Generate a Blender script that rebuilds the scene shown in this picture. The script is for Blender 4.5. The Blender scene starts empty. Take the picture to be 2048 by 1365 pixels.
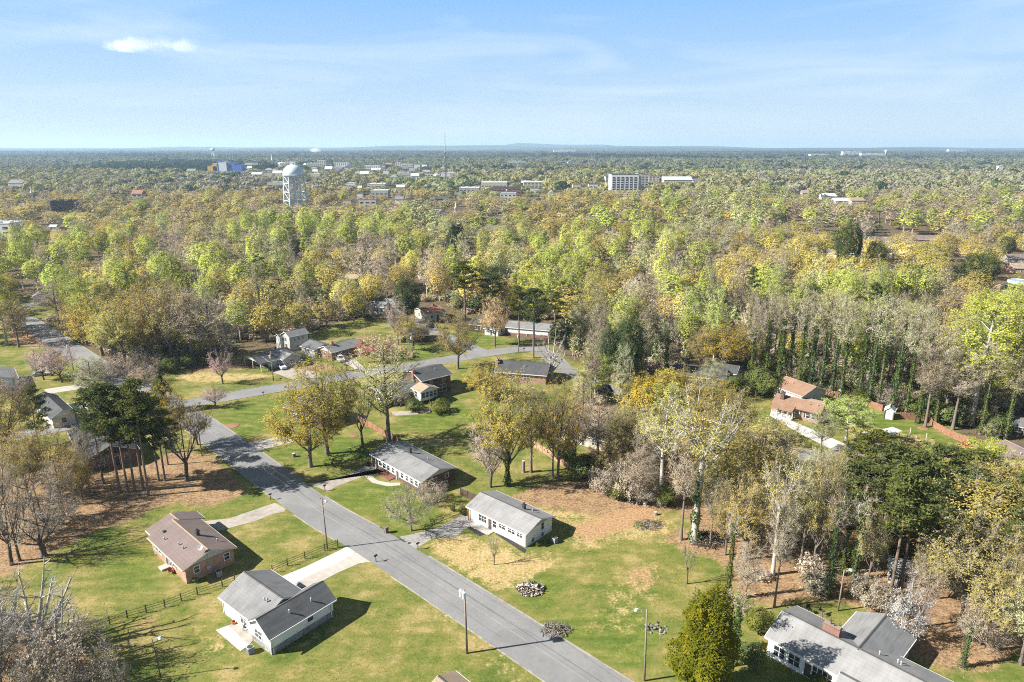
import bpy, math, random
import numpy as np
from mathutils import Vector
R_ = math.radians
SC = bpy.context.scene
COL = SC.collection
# ------------------------------------------------------------------ survey: photo pixel -> point on the ground
CH, CF = 65.0, 1365.33
PITCH = math.atan((682.5-292.0)/CF)
CP, SP_ = math.cos(PITCH), math.sin(PITCH)
def P(x, y, z=0.0):
    u = (x-1024)/CF; v = (682.5-y)/CF
    t = (z-CH)/(-SP_+v*CP)
    return Vector((u*t, (CP+v*SP_)*t, z))
def PX(X, Y, Z=0.0):
    d = Y*CP-(Z-CH)*SP_; v = Y*SP_+(Z-CH)*CP
    return 1024+CF*X/d, 682.5-CF*v/d
def depth(X, Y, Z=0.0):
    return Y*CP-(Z-CH)*SP_
# ------------------------------------------------------------------ tagging
def tag(o, label=None, cat=None, group=None, kind=None):
    if label: o['label'] = label
    if cat: o['category'] = cat
    if group: o['group'] = group
    if kind: o['kind'] = kind
    return o
def empty(name, loc, rz=0.0, label=None, cat=None, group=None):
    o = bpy.data.objects.new(name, None)
    COL.objects.link(o); o.location = loc; o.rotation_euler = (0, 0, rz); o.empty_display_size = .5
    return tag(o, label, cat, group)
def link(name, me, parent=None, loc=None):
    o = bpy.data.objects.new(name, me); COL.objects.link(o)
    if parent: o.parent = parent
    if loc is not None: o.location = loc
    return o
def copy_tree(o, parent=None):
    c = o.copy(); COL.objects.link(c)
    if parent: c.parent = parent
    for ch in list(o.children): copy_tree(ch, c)
    return c
# ------------------------------------------------------------------ mesh builder
class MB:
    def __init__(s): s.v = []; s.f = []; s.m = []; s.cur = 0
    def face(s, pts, m=None):
        b = len(s.v); s.v += [tuple(p) for p in pts]
        s.f.append(tuple(range(b, b+len(pts)))); s.m.append(s.cur if m is None else m)
    def box(s, c, d, rz=0.0, m=None):
        b = len(s.v); ca, sa = math.cos(rz), math.sin(rz)
        for k in (-.5, .5):
            for i, j in ((-.5, -.5), (.5, -.5), (.5, .5), (-.5, .5)):
                x, y = i*d[0], j*d[1]
                s.v.append((c[0]+x*ca-y*sa, c[1]+x*sa+y*ca, c[2]+k*d[2]))
        for q in ((3, 2, 1, 0), (4, 5, 6, 7), (0, 1, 5, 4), (1, 2, 6, 5), (2, 3, 7, 6), (3, 0, 4, 7)):
            s.f.append(tuple(b+i for i in q)); s.m.append(s.cur if m is None else m)
    def bx(s, x0, x1, y0, y1, z0, z1, m=None):
        s.box(((x0+x1)/2, (y0+y1)/2, (z0+z1)/2), (x1-x0, y1-y0, z1-z0), 0, m)
    def prism(s, prof, a, b, axis='x', m=None):
        """profile of (u, z) pulled along an axis from a to b"""
        k = len(prof); base = len(s.v)
        for t in (a, b):
            for u, z in prof: s.v.append((t, u, z) if axis == 'x' else (u, t, z))
        s.f.append(tuple(base+i for i in range(k))); s.f.append(tuple(base+k+i for i in reversed(range(k))))
        s.m += [s.cur if m is None else m]*2
        for i in range(k):
            j = (i+1) % k
            s.f.append((base+i, base+k+i, base+k+j, base+j)); s.m.append(s.cur if m is None else m)
    def tube(s, pts, rad, sides=6, cap=True, m=None):
        base = len(s.v); n = len(pts)
        pts = [Vector(p) for p in pts]
        if not hasattr(rad, '__len__'): rad = [rad]*n
        for i, p in enumerate(pts):
            t = (pts[min(i+1, n-1)]-pts[max(i-1, 0)])
            if t.length < 1e-9: t = Vector((0, 0, 1))
            t.normalize()
            a = t.cross(Vector((0, 0, 1)) if abs(t.z) < .95 else Vector((1, 0, 0))); a.normalize(); b = t.cross(a)
            for k in range(sides):
                w = 2*math.pi*k/sides
                s.v.append(tuple(p+(a*math.cos(w)+b*math.sin(w))*rad[i]))
        mi = s.cur if m is None else m
        for i in range(n-1):
            for k in range(sides):
                j = (k+1) % sides
                s.f.append((base+i*sides+k, base+i*sides+j, base+(i+1)*sides+j, base+(i+1)*sides+k)); s.m.append(mi)
        if cap:
            s.f.append(tuple(base+k for k in reversed(range(sides)))); s.f.append(tuple(base+(n-1)*sides+k for k in range(sides))); s.m += [mi, mi]
    def lathe(s, prof, c=(0, 0, 0), sides=16, m=None):
        base = len(s.v); n = len(prof); mi = s.cur if m is None else m
        for r, z in prof:
            for k in range(sides):
                w = 2*math.pi*k/sides; s.v.append((c[0]+r*math.cos(w), c[1]+r*math.sin(w), c[2]+z))
        for i in range(n-1):
            for k in range(sides):
                j = (k+1) % sides
                s.f.append((base+i*sides+k, base+i*sides+j, base+(i+1)*sides+j, base+(i+1)*sides+k)); s.m.append(mi)
        s.f.append(tuple(base+k for k in reversed(range(sides)))); s.f.append(tuple(base+(n-1)*sides+k for k in range(sides))); s.m += [mi, mi]
    def mesh(s, name, mats, smooth=False):
        me = bpy.data.meshes.new(name); me.from_pydata(s.v, [], s.f)
        for m in (mats if isinstance(mats, (list, tuple)) else [mats]): me.materials.append(m)
        me.polygons.foreach_set('material_index', s.m)
        if smooth: me.polygons.foreach_set('use_smooth', [True]*len(s.f))
        me.update(); return me
    def build(s, name, mats, parent=None, smooth=False, loc=None):
        return link(name, s.mesh(name, mats, smooth), parent, loc)
def np_mesh(name, parts, mats):
    """parts: list of (array (n,k,3), material index[, face colours (n,3)])"""
    vs, counts, mi, cols = [], [], [], []
    for p in parts:
        a = p[0]
        if len(a) == 0: continue
        vs.append(a.reshape(-1, 3)); counts.append(np.full(len(a), a.shape[1], np.int32)); mi.append(np.full(len(a), p[1], np.int32))
        if len(p) > 2: cols.append(p[2])
    V = np.concatenate(vs).astype(np.float32); C = np.concatenate(counts); M = np.concatenate(mi)
    me = bpy.data.meshes.new(name)
    me.vertices.add(len(V)); me.vertices.foreach_set('co', V.ravel())
    me.loops.add(len(V)); me.loops.foreach_set('vertex_index', np.arange(len(V), dtype=np.int32))
    me.polygons.add(len(C)); st = np.zeros(len(C), np.int32); st[1:] = np.cumsum(C)[:-1]
    me.polygons.foreach_set('loop_start', st); me.polygons.foreach_set('loop_total', C)
    for m in mats: me.materials.append(m)
    me.polygons.foreach_set('material_index', M)
    if cols:
        K = np.concatenate(cols).astype(np.float32)
        at = me.attributes.new('tint', 'FLOAT_COLOR', 'FACE')
        at.data.foreach_set('color', np.concatenate([K, np.ones((len(K), 1), np.float32)], 1).ravel())
    me.update(calc_edges=True); return me
# ------------------------------------------------------------------ materials
class NT:
    def __init__(s, m):
        s.t = m.node_tree; s.t.nodes.clear()
    def n(s, typ, ins=None, **kw):
        o = s.t.nodes.new(typ)
        for k, v in kw.items(): setattr(o, k, v)
        for k, v in (ins or {}).items(): s.set(o, k, v)
        return o
    def set(s, o, k, v):
        i = o.inputs[k]
        if hasattr(v, 'outputs'): s.t.links.new(v.outputs[0], i)
        elif hasattr(v, 'is_output'): s.t.links.new(v, i)
        else: i.default_value = v
    def ramp(s, fac, stops, interp='LINEAR'):
        r = s.t.nodes.new('ShaderNodeValToRGB'); e = r.color_ramp.elements; r.color_ramp.interpolation = interp
        while len(e) < len(stops): e.new(.5)
        for k, (p, c) in zip(e, stops):
            k.position = p; k.color = (c, c, c, 1) if not hasattr(c, '__len__') else (*c, 1)
        s.set(r, 'Fac', fac); return r.outputs[0]
    def noise(s, vec, scale, detail=3, rough=.55, dist=0):
        o = s.n('ShaderNodeTexNoise', {'Scale': scale, 'Detail': detail, 'Roughness': rough, 'Distortion': dist})
        if vec is not None: s.set(o, 'Vector', vec)
        return o.outputs[0]
    def mix(s, fac, a, b, typ='MIX'):
        o = s.n('ShaderNodeMix', data_type='RGBA', blend_type=typ)
        for k, v in ((0, fac), (6, a), (7, b)):
            i = o.inputs[k]
            if hasattr(v, 'is_output'): s.t.links.new(v, i)
            else: i.default_value = (*v, 1) if hasattr(v, '__len__') and len(v) == 3 else v
        return o.outputs[2]
    def math(s, op, a, b=0.0, c=None, clamp=False):
        o = s.n('ShaderNodeMath', operation=op, use_clamp=clamp)
        for k, v in enumerate((a, b, c)):
            if v is not None: s.set(o, k, v)
        return o.outputs[0]
    def mapping(s, vec, scale=(1, 1, 1), rot=(0, 0, 0)):
        return s.n('ShaderNodeMapping', {'Vector': vec, 'Scale': scale, 'Rotation': rot}).outputs[0]
    def obj(s): return s.n('ShaderNodeTexCoord').outputs['Object']
    def geo(s): return s.n('ShaderNodeNewGeometry').outputs['Position']
    def out(s, sh, disp=None):
        o = s.n('ShaderNodeOutputMaterial'); s.t.links.new(sh.outputs[0] if hasattr(sh, 'outputs') else sh, o.inputs[0])
    def bsdf(s, col, rough=.8, spec=.3, bump=None, bs=.3, bd=.05, **kw):
        b = s.n('ShaderNodeBsdfPrincipled', {'Roughness': rough, 'Specular IOR Level': spec})
        if hasattr(col, 'is_output'): s.t.links.new(col, b.inputs['Base Color'])
        else: b.inputs['Base Color'].default_value = (*col, 1)
        for k, v in kw.items(): s.set(b, k, v)
        if bump is not None:
            q = s.n('ShaderNodeBump', {'Height': bump, 'Strength': bs, 'Distance': bd}); s.t.links.new(q.outputs[0], b.inputs['Normal'])
        return b
def newmat(name):
    m = bpy.data.materials.new(name); m.use_nodes = True; return m, NT(m)
KG = .77      # the place was metered for the woods: pale things sit a little lower
def plain(name, col, rough=.7, var=.18, scale=3.0, spec=.3, **kw):
    m, t = newmat(name); v = t.obj()
    col = tuple(c*KG for c in col); n = t.noise(v, scale, 4); n2 = t.noise(v, scale*.15, 2)
    f = t.math('ADD', t.math('MULTIPLY', n, .6), t.math('MULTIPLY', n2, .4))
    a = tuple(c*(1-var*1.5) for c in col); b = tuple(min(c*(1+var*1.5), .95) for c in col)
    c = t.ramp(f, [(.3, a), (.7, b)])
    t.out(t.bsdf(c, rough, spec, **kw)); return m
def roofmat(name, col, streak=.35, tint=None):
    col = tuple(c*KG for c in col)
    m, t = newmat(name); v = t.obj()
    st = t.noise(t.mapping(v, (1.3, .18, .18)), 2.0, 3)          # water streaks run down the slope
    st2 = t.noise(t.mapping(v, (.18, 1.3, .18)), 2.0, 3)
    big = t.noise(v, .35, 2); fine = t.noise(v, 9.0, 2, .7)
    course = t.n('ShaderNodeTexWave', {'Vector': v, 'Scale': 1.6, 'Distortion': .6, 'Detail': 1}, wave_type='BANDS', bands_direction='Z', wave_profile='SAW').outputs['Fac']
    f = t.math('ADD', t.math('MULTIPLY', st, .3), t.math('MULTIPLY', big, .4))
    f = t.math('ADD', f, t.math('MULTIPLY', fine, .3))
    c = t.ramp(f, [(.32, tuple(x*(1-streak) for x in col)), (.5, col), (.68, tuple(min(1, x*(1+streak)) for x in col))])
    c = t.mix(.4, c, t.ramp(course, [(0, .5), (.15, 1.0), (1, 1.0)]), 'MULTIPLY')
    t.out(t.bsdf(c, .9, .2, fine, .35, .03)); return m
def brickmat(name, c1, c2, mortar):
    c1, c2, mortar = [tuple(x*KG for x in q) for q in (c1, c2, mortar)]
    m, t = newmat(name); v = t.obj()
    sx = t.n('ShaderNodeSeparateXYZ', {'Vector': v})
    cx = t.n('ShaderNodeCombineXYZ', {'X': t.math('ADD', sx.outputs[0], sx.outputs[1]), 'Y': sx.outputs[2]})
    b = t.n('ShaderNodeTexBrick', {'Vector': cx, 'Color1': (*c1, 1), 'Color2': (*c2, 1), 'Mortar': (*mortar, 1), 'Scale': 1.0, 'Mortar Size': .012, 'Brick Width': .24, 'Row Height': .08})
    n = t.noise(v, .8, 4)
    c = t.mix(.5, b.outputs[0], t.ramp(n, [(.3, .55), (.7, 1.2)]), 'MULTIPLY')
    t.out(t.bsdf(c, .9, .15)); return m
def sidingmat(name, col):
    col = tuple(x*.88 for x in col)
    m, t = newmat(name); v = t.obj()
    w = t.n('ShaderNodeTexWave', {'Vector': v, 'Scale': .8, 'Distortion': 0}, wave_type='BANDS', bands_direction='Z', wave_profile='SAW').outputs['Fac']
    d = t.noise(v, .7, 4)
    c = t.mix(.8, t.ramp(w, [(0, .72), (.12, 1.0), (1, 1.0)]), t.ramp(d, [(.3, .82), (.6, 1.0)]), 'MULTIPLY')
    c = t.mix(1.0, c, col, 'MULTIPLY')
    t.out(t.bsdf(c, .6, .3)); return m
M = {}
M['white'] = plain('white_paint', (.78, .78, .77), .6, .05)
M['siding'] = sidingmat('white_siding', (.82, .82, .81))
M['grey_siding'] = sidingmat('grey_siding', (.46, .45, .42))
M['beige'] = sidingmat('beige_siding', (.6, .53, .42))
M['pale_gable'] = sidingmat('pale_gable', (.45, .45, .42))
M['brick'] = brickmat('red_brick', (.30, .11, .07), (.22, .085, .06), (.34, .28, .24))
M['tan_brick'] = brickmat('tan_brick', (.46, .255, .17), (.38, .20, .135), (.46, .37, .30))
M['dark_brick'] = brickmat('dark_brick', (.16, .075, .055), (.12, .06, .05), (.2, .16, .14))
M['stone'] = plain('grey_stone', (.28, .27, .26), .9, .5, 2.5)
M['roof_grey'] = roofmat('grey_shingles', (.225, .225, .225), .34)
M['roof_pale'] = roofmat('pale_shingles', (.29, .285, .28), .28)
M['roof_dark'] = roofmat('dark_shingles', (.085, .087, .09), .3)
M['roof_mid'] = roofmat('mid_shingles', (.15, .15, .15), .4)
M['roof_brown'] = roofmat('brown_shingles', (.205, .158, .145), .2)
M['roof_rust'] = roofmat('rust_shingles', (.30, .185, .125), .25)
M['roof_red'] = roofmat('red_shingles', (.34, .17, .12), .25)
M['roof_tan'] = roofmat('tan_shingles', (.36, .27, .19), .2)
M['roof_metal'] = roofmat('metal_roof', (.5, .55, .53), .1)
M['concrete'] = plain('concrete', (.47, .43, .38), .9, .14, 1.2)
M['new_concrete'] = plain('new_concrete', (.58, .565, .54), .9, .05, 1.5)
M['old_concrete'] = plain('old_concrete', (.38, .34, .29), .9, .2, 1.0)
M['gravel'] = plain('gravel', (.33, .31, .29), .95, .3, 2.2)
M['mulch'] = plain('mulch', (.045, .04, .04), .95, .4, 4)
M['metal'] = plain('grey_metal', (.42, .43, .45), .45, .1, 4, .5)
M['dark_metal'] = plain('dark_metal', (.07, .07, .075), .5, .2)
M['black'] = plain('black_paint', (.02, .02, .022), .5, .2)
M['wood'] = plain('fence_wood', (.40, .255, .16), .85, .25, 2)
M['brown_wood'] = plain('brown_fence_wood', (.30, .155, .095), .85, .25, 2)
M['dark_wood'] = plain('dark_wood', (.09, .065, .05), .85, .3)
M['pole_wood'] = plain('pole_wood', (.27, .22, .175), .85, .25, 2)
M['orange_post'] = plain('orange_stained_wood', (.45, .22, .06), .7, .15)
M['red'] = plain('red_paint', (.42, .08, .05), .5, .15)
M['blue'] = plain('blue_cladding', (.08, .18, .55), .5, .1)
M['yellow'] = plain('yellow_cladding', (.72, .47, .07), .6, .1)
M['cream'] = plain('cream_wall', (.62, .56, .46), .8, .12)
M['tankwhite'] = plain('tank_paint', (.66, .73, .78), .45, .06, 1)
M['rubber'] = plain('rubber', (.02, .02, .02), .8, .2)
M['car_white'] = plain('car_white', (.78, .78, .78), .25, .02, 1, .6)
M['car_silver'] = plain('car_silver', (.42, .43, .45), .25, .03, 1, .7)
M['car_black'] = plain('car_black', (.02, .02, .025), .2, .05, 1, .7)
M['wire'] = plain('wire', (.05, .05, .05), .6, .1)
M['rope'] = plain('tyre_orange', (.4, .12, .05), .6, .2)
def glassmat():
    m, t = newmat('window_glass'); n = t.noise(t.obj(), .9, 2)
    c = t.ramp(n, [(.35, (.015, .018, .022)), (.7, (.07, .075, .08))])
    t.out(t.bsdf(c, .06, .5)); return m
M['glass'] = glassmat()
# ------------------------------------------------------------------ ground, roads, drives
def inpoly(X, Y, poly):
    r = np.zeros(X.shape, bool); n = len(poly); j = n-1
    for i in range(n):
        xi, yi = poly[i]; xj, yj = poly[j]
        c = ((yi > Y) != (yj > Y)) & (X < (xj-xi)*(Y-yi)/((yj-yi)+1e-12)+xi)
        r ^= c; j = i
    return r
def wpoly(px): return [(p.x, p.y) for p in (P(*q) for q in px)]
LITTER = [
 [(60,900),(150,955),(300,930),(330,905),(385,905),(430,915),(470,960),(500,985),(430,1015),(330,1000),(250,1050),(180,1060),(120,1100),(40,1135),(-120,1140),(-120,900)],
 [(1175,905),(1235,960),(1330,1000),(1400,1060),(1440,1110),(1490,1190),(1530,1215),(1640,1190),(1760,1225),(1790,1290),(1860,1330),(1960,1345),(2060,1300),(2200,1250),(2200,960),(1900,950),(1640,950),(1480,900),(1290,830),(1150,790)],
 [(985,1010),(1080,970),(1200,950),(1300,990),(1330,1020),(1290,1040),(1180,1030),(1060,1010)],
 [(1340,1050),(1400,1075),(1440,1105),(1380,1110),(1330,1080)],
 [(380,725),(480,722),(560,745),(690,742),(640,725),(560,735),(470,738),(380,745)],
 [(20,690),(120,690),(110,660),(20,655)],
 [(-200,1020),(0,1010),(100,1100),(20,1150),(-200,1180)],
 [(-200,1230),(70,1240),(150,1290),(230,1365),(150,1420),(-200,1420)],
]
WOODS = [
 [(60,640),(170,700),(260,748),(330,735),(380,722),(470,712),(560,695),(640,655),(700,640),(850,640),(980,668),(1110,690),(1130,715),(1250,770),(1340,750),(1480,770),(1560,765),(1640,790),(1790,818),(1890,842),(1945,885),(2060,890),(2400,930),(2400,600),(2050,590),(1900,600),(1700,580),(1300,575),(900,600),(600,590),(300,600)],
]
TAN = [
 [(838,1092),(905,1062),(945,1075),(1045,1110),(1105,1105),(1140,1112),(1075,1150),(985,1190),(930,1155)],
 [(1120,1060),(1200,1075),(1320,1030),(1390,1060),(1350,1090),(1230,1090),(1160,1110),(1120,1090)],
 [(1005,1000),(1090,985),(1240,1000),(1320,1020),(1250,1070),(1150,1075),(1080,1040)],
 [(1200,1150),(1320,1110),(1340,1200),(1250,1290),(1180,1250)],
 [(770,1150),(850,1200),(1010,1310),(1120,1380),(1000,1365),(860,1230),(760,1165)],
 [(640,1340),(690,1315),(720,1330),(660,1365),(630,1365)],
 [(590,1290),(690,1240),(705,1250),(590,1310),(540,1330)],
 [(405,1255),(440,1270),(480,1310),(520,1330),(440,1320),(400,1290)],
 [(345,742),(540,745),(560,755),(400,770),(345,760)],
 [(1650,830),(1720,850),(1850,870),(1900,885),(1840,905),(1760,900),(1690,870)],
 [(770,850),(870,870),(940,880),(900,910),(830,890)],
]
LUSH = [
 [(1600,800),(1700,805),(1850,845),(1930,900),(1840,915),(1700,860)],
 [(412,825),(560,785),(640,790),(560,850),(490,885)], [(650,985),(730,955),(880,1000),(910,1050),(800,1075)],
 [(530,900),(620,880),(760,850),(760,900),(640,955)], [(690,1040),(650,1000),(740,950),(830,980)],
 [(400,800),(380,795),(540,765),(560,770)], [(1000,1170),(1090,1130),(1160,1160),(1080,1230),(1010,1210)],
 [(450,1000),(520,960),(545,1000),(420,1040)], [(640,1120),(700,1120),(760,1140),(640,1180)],
 [(940,660),(1060,690),(950,700),(900,670)], [(780,690),(880,690),(880,730),(800,725)], [(260,1080),(330,1130),(360,1180),(260,1200),(180,1120)],
 [(1900,930),(1960,910),(2060,980),(1990,990)], [(780,830),(930,800),(980,840),(830,880)], [(1060,1230),(1330,1180),(1330,1365),(1240,1365)],
]
DIRT = [[(1150,1085),(1200,1082),(1330,1030),(1300,1000),(1200,1030),(1130,1050)], [(1230,1140),(1300,1110),(1340,1160),(1270,1210)], [(1240,1300),(1290,1290),(1320,1340),(1260,1365)], [(1360,1060),(1420,1085),(1400,1105),(1350,1085)], [(1180,1235),(1230,1240),(1210,1270),(1170,1265)], [(855,1110),(905,1105),(900,1125)], [(735,1140),(775,1150),(790,1175),(760,1170)]]
def build_ground():
    xs = np.concatenate([np.array([-15500, -9000, -5000, -2800, -1600, -900, -500, -330]), np.arange(-240, 241, 1.6), np.array([330, 500, 900, 1600, 2800, 5000, 9000, 15500])])
    ys = np.concatenate([np.array([-400, -120, 0, 40]), np.arange(58, 300, 1.6), np.array([310, 340, 380, 440, 520, 640, 800, 1000, 1500, 2500, 4000, 7000, 11000, 16000])])
    X, Y = np.meshgrid(xs, ys); nx, ny = len(xs), len(ys)
    Z = np.zeros_like(X)
    V = np.stack([X, Y, Z], -1).reshape(-1, 3)
    i = np.arange(nx-1); j = np.arange(ny-1); I, J = np.meshgrid(i, j)
    a = (J*nx+I).ravel(); F = np.stack([a, a+1, a+nx+1, a+nx], 1).astype(np.int32)
    me = bpy.data.meshes.new('ground'); me.vertices.add(len(V)); me.vertices.foreach_set('co', V.astype(np.float32).ravel())
    me.loops.add(F.size); me.loops.foreach_set('vertex_index', F.ravel()); me.polygons.add(len(F))
    me.polygons.foreach_set('loop_start', np.arange(0, F.size, 4, dtype=np.int32)); me.polygons.foreach_set('loop_total', np.full(len(F), 4, np.int32))
    def mask(polys, wt=None):
        m = np.zeros(X.shape)
        for dx, dy in ((0, 0), (1, 1), (-1, 1), (1, -1), (-1, -1)):
            q = np.zeros(X.shape)
            for i, p in enumerate(polys): q = np.maximum(q, inpoly(X+dx*1.6, Y+dy*1.6, wpoly(p))*(wt.get(i, 1.0) if wt else 1.0))
            m += q/5
        return m
    lit = mask(LITTER); wood = mask(WOODS); wood[Y > 300] = 1
    C = np.stack([lit, mask(TAN, {1: .65, 2: .65, 3: .5, 8: .75, 9: .7, 10: .6, 4: .62}), mask(LUSH, {k: .72 for k in range(20)}), mask(DIRT, {0: .8, 1: .55, 2: .5})], -1).reshape(-1, 4).astype(np.float32)
    at = me.attributes.new('cover', 'FLOAT_COLOR', 'POINT'); at.data.foreach_set('color', C.ravel())
    at = me.attributes.new('wood', 'FLOAT', 'POINT'); at.data.foreach_set('value', wood.ravel().astype(np.float32))
    me.update(calc_edges=True)
    m, t = newmat('lawn_and_leaf_litter'); v = t.geo()
    cov = t.n('ShaderNodeAttribute', attribute_name='cover'); s = t.n('ShaderNodeSeparateColor', {'Color': cov.outputs['Color']})
    n1 = t.noise(v, .12, 5, .6); n2 = t.noise(v, .55, 4, .6, .4); n3 = t.noise(v, 2.6, 3, .65); n4 = t.noise(v, 9.0, 2, .7)
    mow = t.noise(t.mapping(v, (.25, 1.2, 1), (0, 0, .75)), .5, 4, .6)
    edge = t.math('ADD', t.math('MULTIPLY', n2, .7), t.math('MULTIPLY', n3, .5))
    def soft(ch, gain=1.0, k=.8):
        x = t.math('ADD', t.math('MULTIPLY', ch, gain), t.math('MULTIPLY', t.math('SUBTRACT', edge, .6), k))
        return t.n('ShaderNodeMapRange', {'Value': x, 'From Min': .3, 'From Max': .7}, interpolation_type='SMOOTHSTEP').outputs[0]
    base = t.ramp(t.math('ADD', t.math('MULTIPLY', n1, .5), t.math('ADD', t.math('MULTIPLY', n2, .25), t.math('MULTIPLY', mow, .25))),
                  [(.36, (.075, .115, .022)), (.44, (.14, .17, .038)), (.52, (.225, .21, .062)), (.60, (.36, .285, .12))])
    lush = t.ramp(t.math('ADD', t.math('MULTIPLY', n2, .5), t.math('MULTIPLY', mow, .5)), [(.36, (.07, .115, .019)), (.5, (.13, .175, .033)), (.63, (.25, .235, .065))])
    tan = t.ramp(t.math('ADD', t.math('MULTIPLY', n2, .5), t.math('MULTIPLY', n3, .5)), [(.3, (.26, .23, .07)), (.45, (.43, .32, .14)), (.7, (.58, .43, .23))])
    lit_ = t.ramp(t.math('ADD', t.math('MULTIPLY', n2, .45), t.math('MULTIPLY', n3, .55)), [(.34, (.15, .085, .05)), (.48, (.29, .185, .11)), (.58, (.40, .27, .145)), (.68, (.27, .235, .085))])
    dirt = t.ramp(n3, [(.3, (.33, .19, .10)), (.7, (.50, .32, .18))])
    c = t.mix(soft(s.outputs[2], .9, 1.3), base, lush)
    c = t.mix(soft(s.outputs[1], .8, 1.2), c, tan)
    c = t.mix(soft(s.outputs[0], 1.1), c, lit_)
    wd = t.n('ShaderNodeAttribute', attribute_name='wood').outputs['Fac']
    c = t.mix(soft(wd, 1.1), c, t.ramp(n2, [(.35, (.085, .062, .04)), (.52, (.17, .125, .078)), (.66, (.14, .14, .055))]))
    c = t.mix(soft(cov.outputs['Alpha'], 1.0), c, dirt)
    fine = t.math('ADD', t.math('MULTIPLY', n3, .5), t.math('MULTIPLY', n4, .5))
    c = t.mix(.75, c, t.ramp(fine, [(.34, .5), (.5, 1.0), (.64, 1.4)]), 'MULTIPLY')
    spots = t.ramp(t.noise(v, 1.15, 3, .6), [(.62, 0.0), (.70, .6)])
    c = t.mix(spots, c, t.mix(1.0, c, (.5, .72, .4), 'MULTIPLY'))
    bare = t.ramp(t.noise(v, .24, 4, .65), [(.63, 0.0), (.72, .7)])
    c = t.mix(bare, c, (.40, .25, .12))
    weeds = t.ramp(t.noise(v, .33, 4, .7), [(.60, 0.0), (.68, .55)])
    c = t.mix(weeds, c, t.mix(1.0, c, (.62, .85, .45), 'MULTIPLY'))
    c = t.mix(1.0, c, (KG, KG, KG), 'MULTIPLY')
    t.out(t.bsdf(c, 1.0, .05, fine, .5, .10)); me.materials.append(m)
    tag(link('ground', me), kind='structure')
build_ground()
# --- asphalt
def roadmat(name, c0, crack=True):
    m, t = newmat(name); v = t.geo()
    n1 = t.noise(v, .15, 4); n2 = t.noise(v, 1.4, 4, .65); n3 = t.noise(v, 12, 2, .7)
    f = t.math('ADD', t.math('MULTIPLY', n1, .5), t.math('ADD', t.math('MULTIPLY', n2, .3), t.math('MULTIPLY', n3, .2)))
    c = t.ramp(f, [(.34, tuple(x*.8 for x in c0)), (.66, tuple(x*1.2 for x in c0))])
    if crack:
        vo = t.n('ShaderNodeTexVoronoi', {'Vector': t.n('ShaderNodeVectorMath', {0: v, 1: t.n('ShaderNodeTexNoise', {'Vector': v, 'Scale': .12, 'Detail': 5}).outputs['Color']}, operation='ADD').outputs[0], 'Scale': .13}, feature='DISTANCE_TO_EDGE')
        c = t.mix(t.ramp(vo.outputs['Distance'], [(.001, .22), (.004, 0.0)]), c, (.05, .05, .052))
        pat = t.ramp(t.noise(v, .06, 1), [(.60, 0.0), (.61, .35)])
        c = t.mix(pat, c, tuple(x*.75 for x in c0))
    t.out(t.bsdf(c, .85, .25, n3, .3, .02)); return m
M['asphalt'] = roadmat('worn_asphalt', (.19, .187, .183))
M['asphalt_old'] = roadmat('old_asphalt', (.19, .183, .175))
M['kerb'] = plain('kerb_concrete', (.34, .31, .265), .9, .25, 1.5)
M['line'] = plain('faded_line', (.33, .325, .315), .8, .2, 2)
def smooth_path(pts, step=2.5):
    pts = [Vector((p[0], p[1], 0)) for p in pts]; out = []
    q = [pts[0]*2-pts[1]]+pts+[pts[-1]*2-pts[-2]]
    for i in range(1, len(q)-2):
        n = max(2, int((q[i+1]-q[i]).length/step))
        for k in range(n):
            t = k/n; a, b, c, d = q[i-1], q[i], q[i+1], q[i+2]
            out.append(.5*((2*b)+(-a+c)*t+(2*a-5*b+4*c-d)*t*t+(-a+3*b-3*c+d)*t**3))
    out.append(pts[-1]); return out
def offset(path, d):
    out = []
    for i, p in enumerate(path):
        t = path[min(i+1, len(path)-1)]-path[max(i-1, 0)]; t.normalize()
        out.append(p+Vector((-t.y, t.x, 0))*d)
    return out
def strip(name, path, d0, d1, z, mat, thick=0.0, kind='structure'):
    a, b = offset(path, d0), offset(path, d1); mb = MB()
    for i in range(len(path)-1):
        q = [a[i], a[i+1], b[i+1], b[i]]
        if d1 > d0: q = q[::-1]
        top = [(p.x, p.y, z) for p in q]; mb.face(top)
        if thick:
            for e in ((0, 1), (1, 2), (2, 3), (3, 0)):
                u, w = top[e[0]], top[e[1]]; mb.face([u, (u[0], u[1], z-thick), (w[0], w[1], z-thick), w])
    return tag(mb.build(name, mat), kind=kind)
main_px = [(1420,1520),(1178,1365),(960,1222),(745,1085),(626,1015),(480,908),(350,817),(216,747),(138,697),(80,660),(48,640)]
MAIN = smooth_path([P(*q) for q in main_px])
CROSS = smooth_path([P(*q) for q in [(-140,905),(60,866),(165,846),(270,829),(386,806),(570,774),(700,752),(808,735),(942,712),(1050,697),(1090,702)]])
BEND = smooth_path([P(*q) for q in [(1078,700),(1105,716),(1132,741),(1185,765),(1232,784),(1290,806),(1400,850),(1500,882),(1620,912),(1700,930)]])
SIDE = smooth_path([P(*q) for q in [(962,706),(915,684),(872,667),(852,655),(846,640),(850,628)]])
FARROAD = smooth_path([P(*q) for q in [(48,640),(30,625),(60,612),(110,604),(180,600)]])
strip('road', MAIN, -3.7, 3.7, .030, M['asphalt'])
strip('road', CROSS, -3.3, 3.3, .024, M['asphalt'])
strip('road', BEND, -3.2, 3.2, .020, M['asphalt_old'])
strip('road', SIDE, -3.2, 3.2, .020, M['asphalt'])
strip('road', FARROAD, -3.5, 3.5, .022, M['asphalt_old'])
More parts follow.
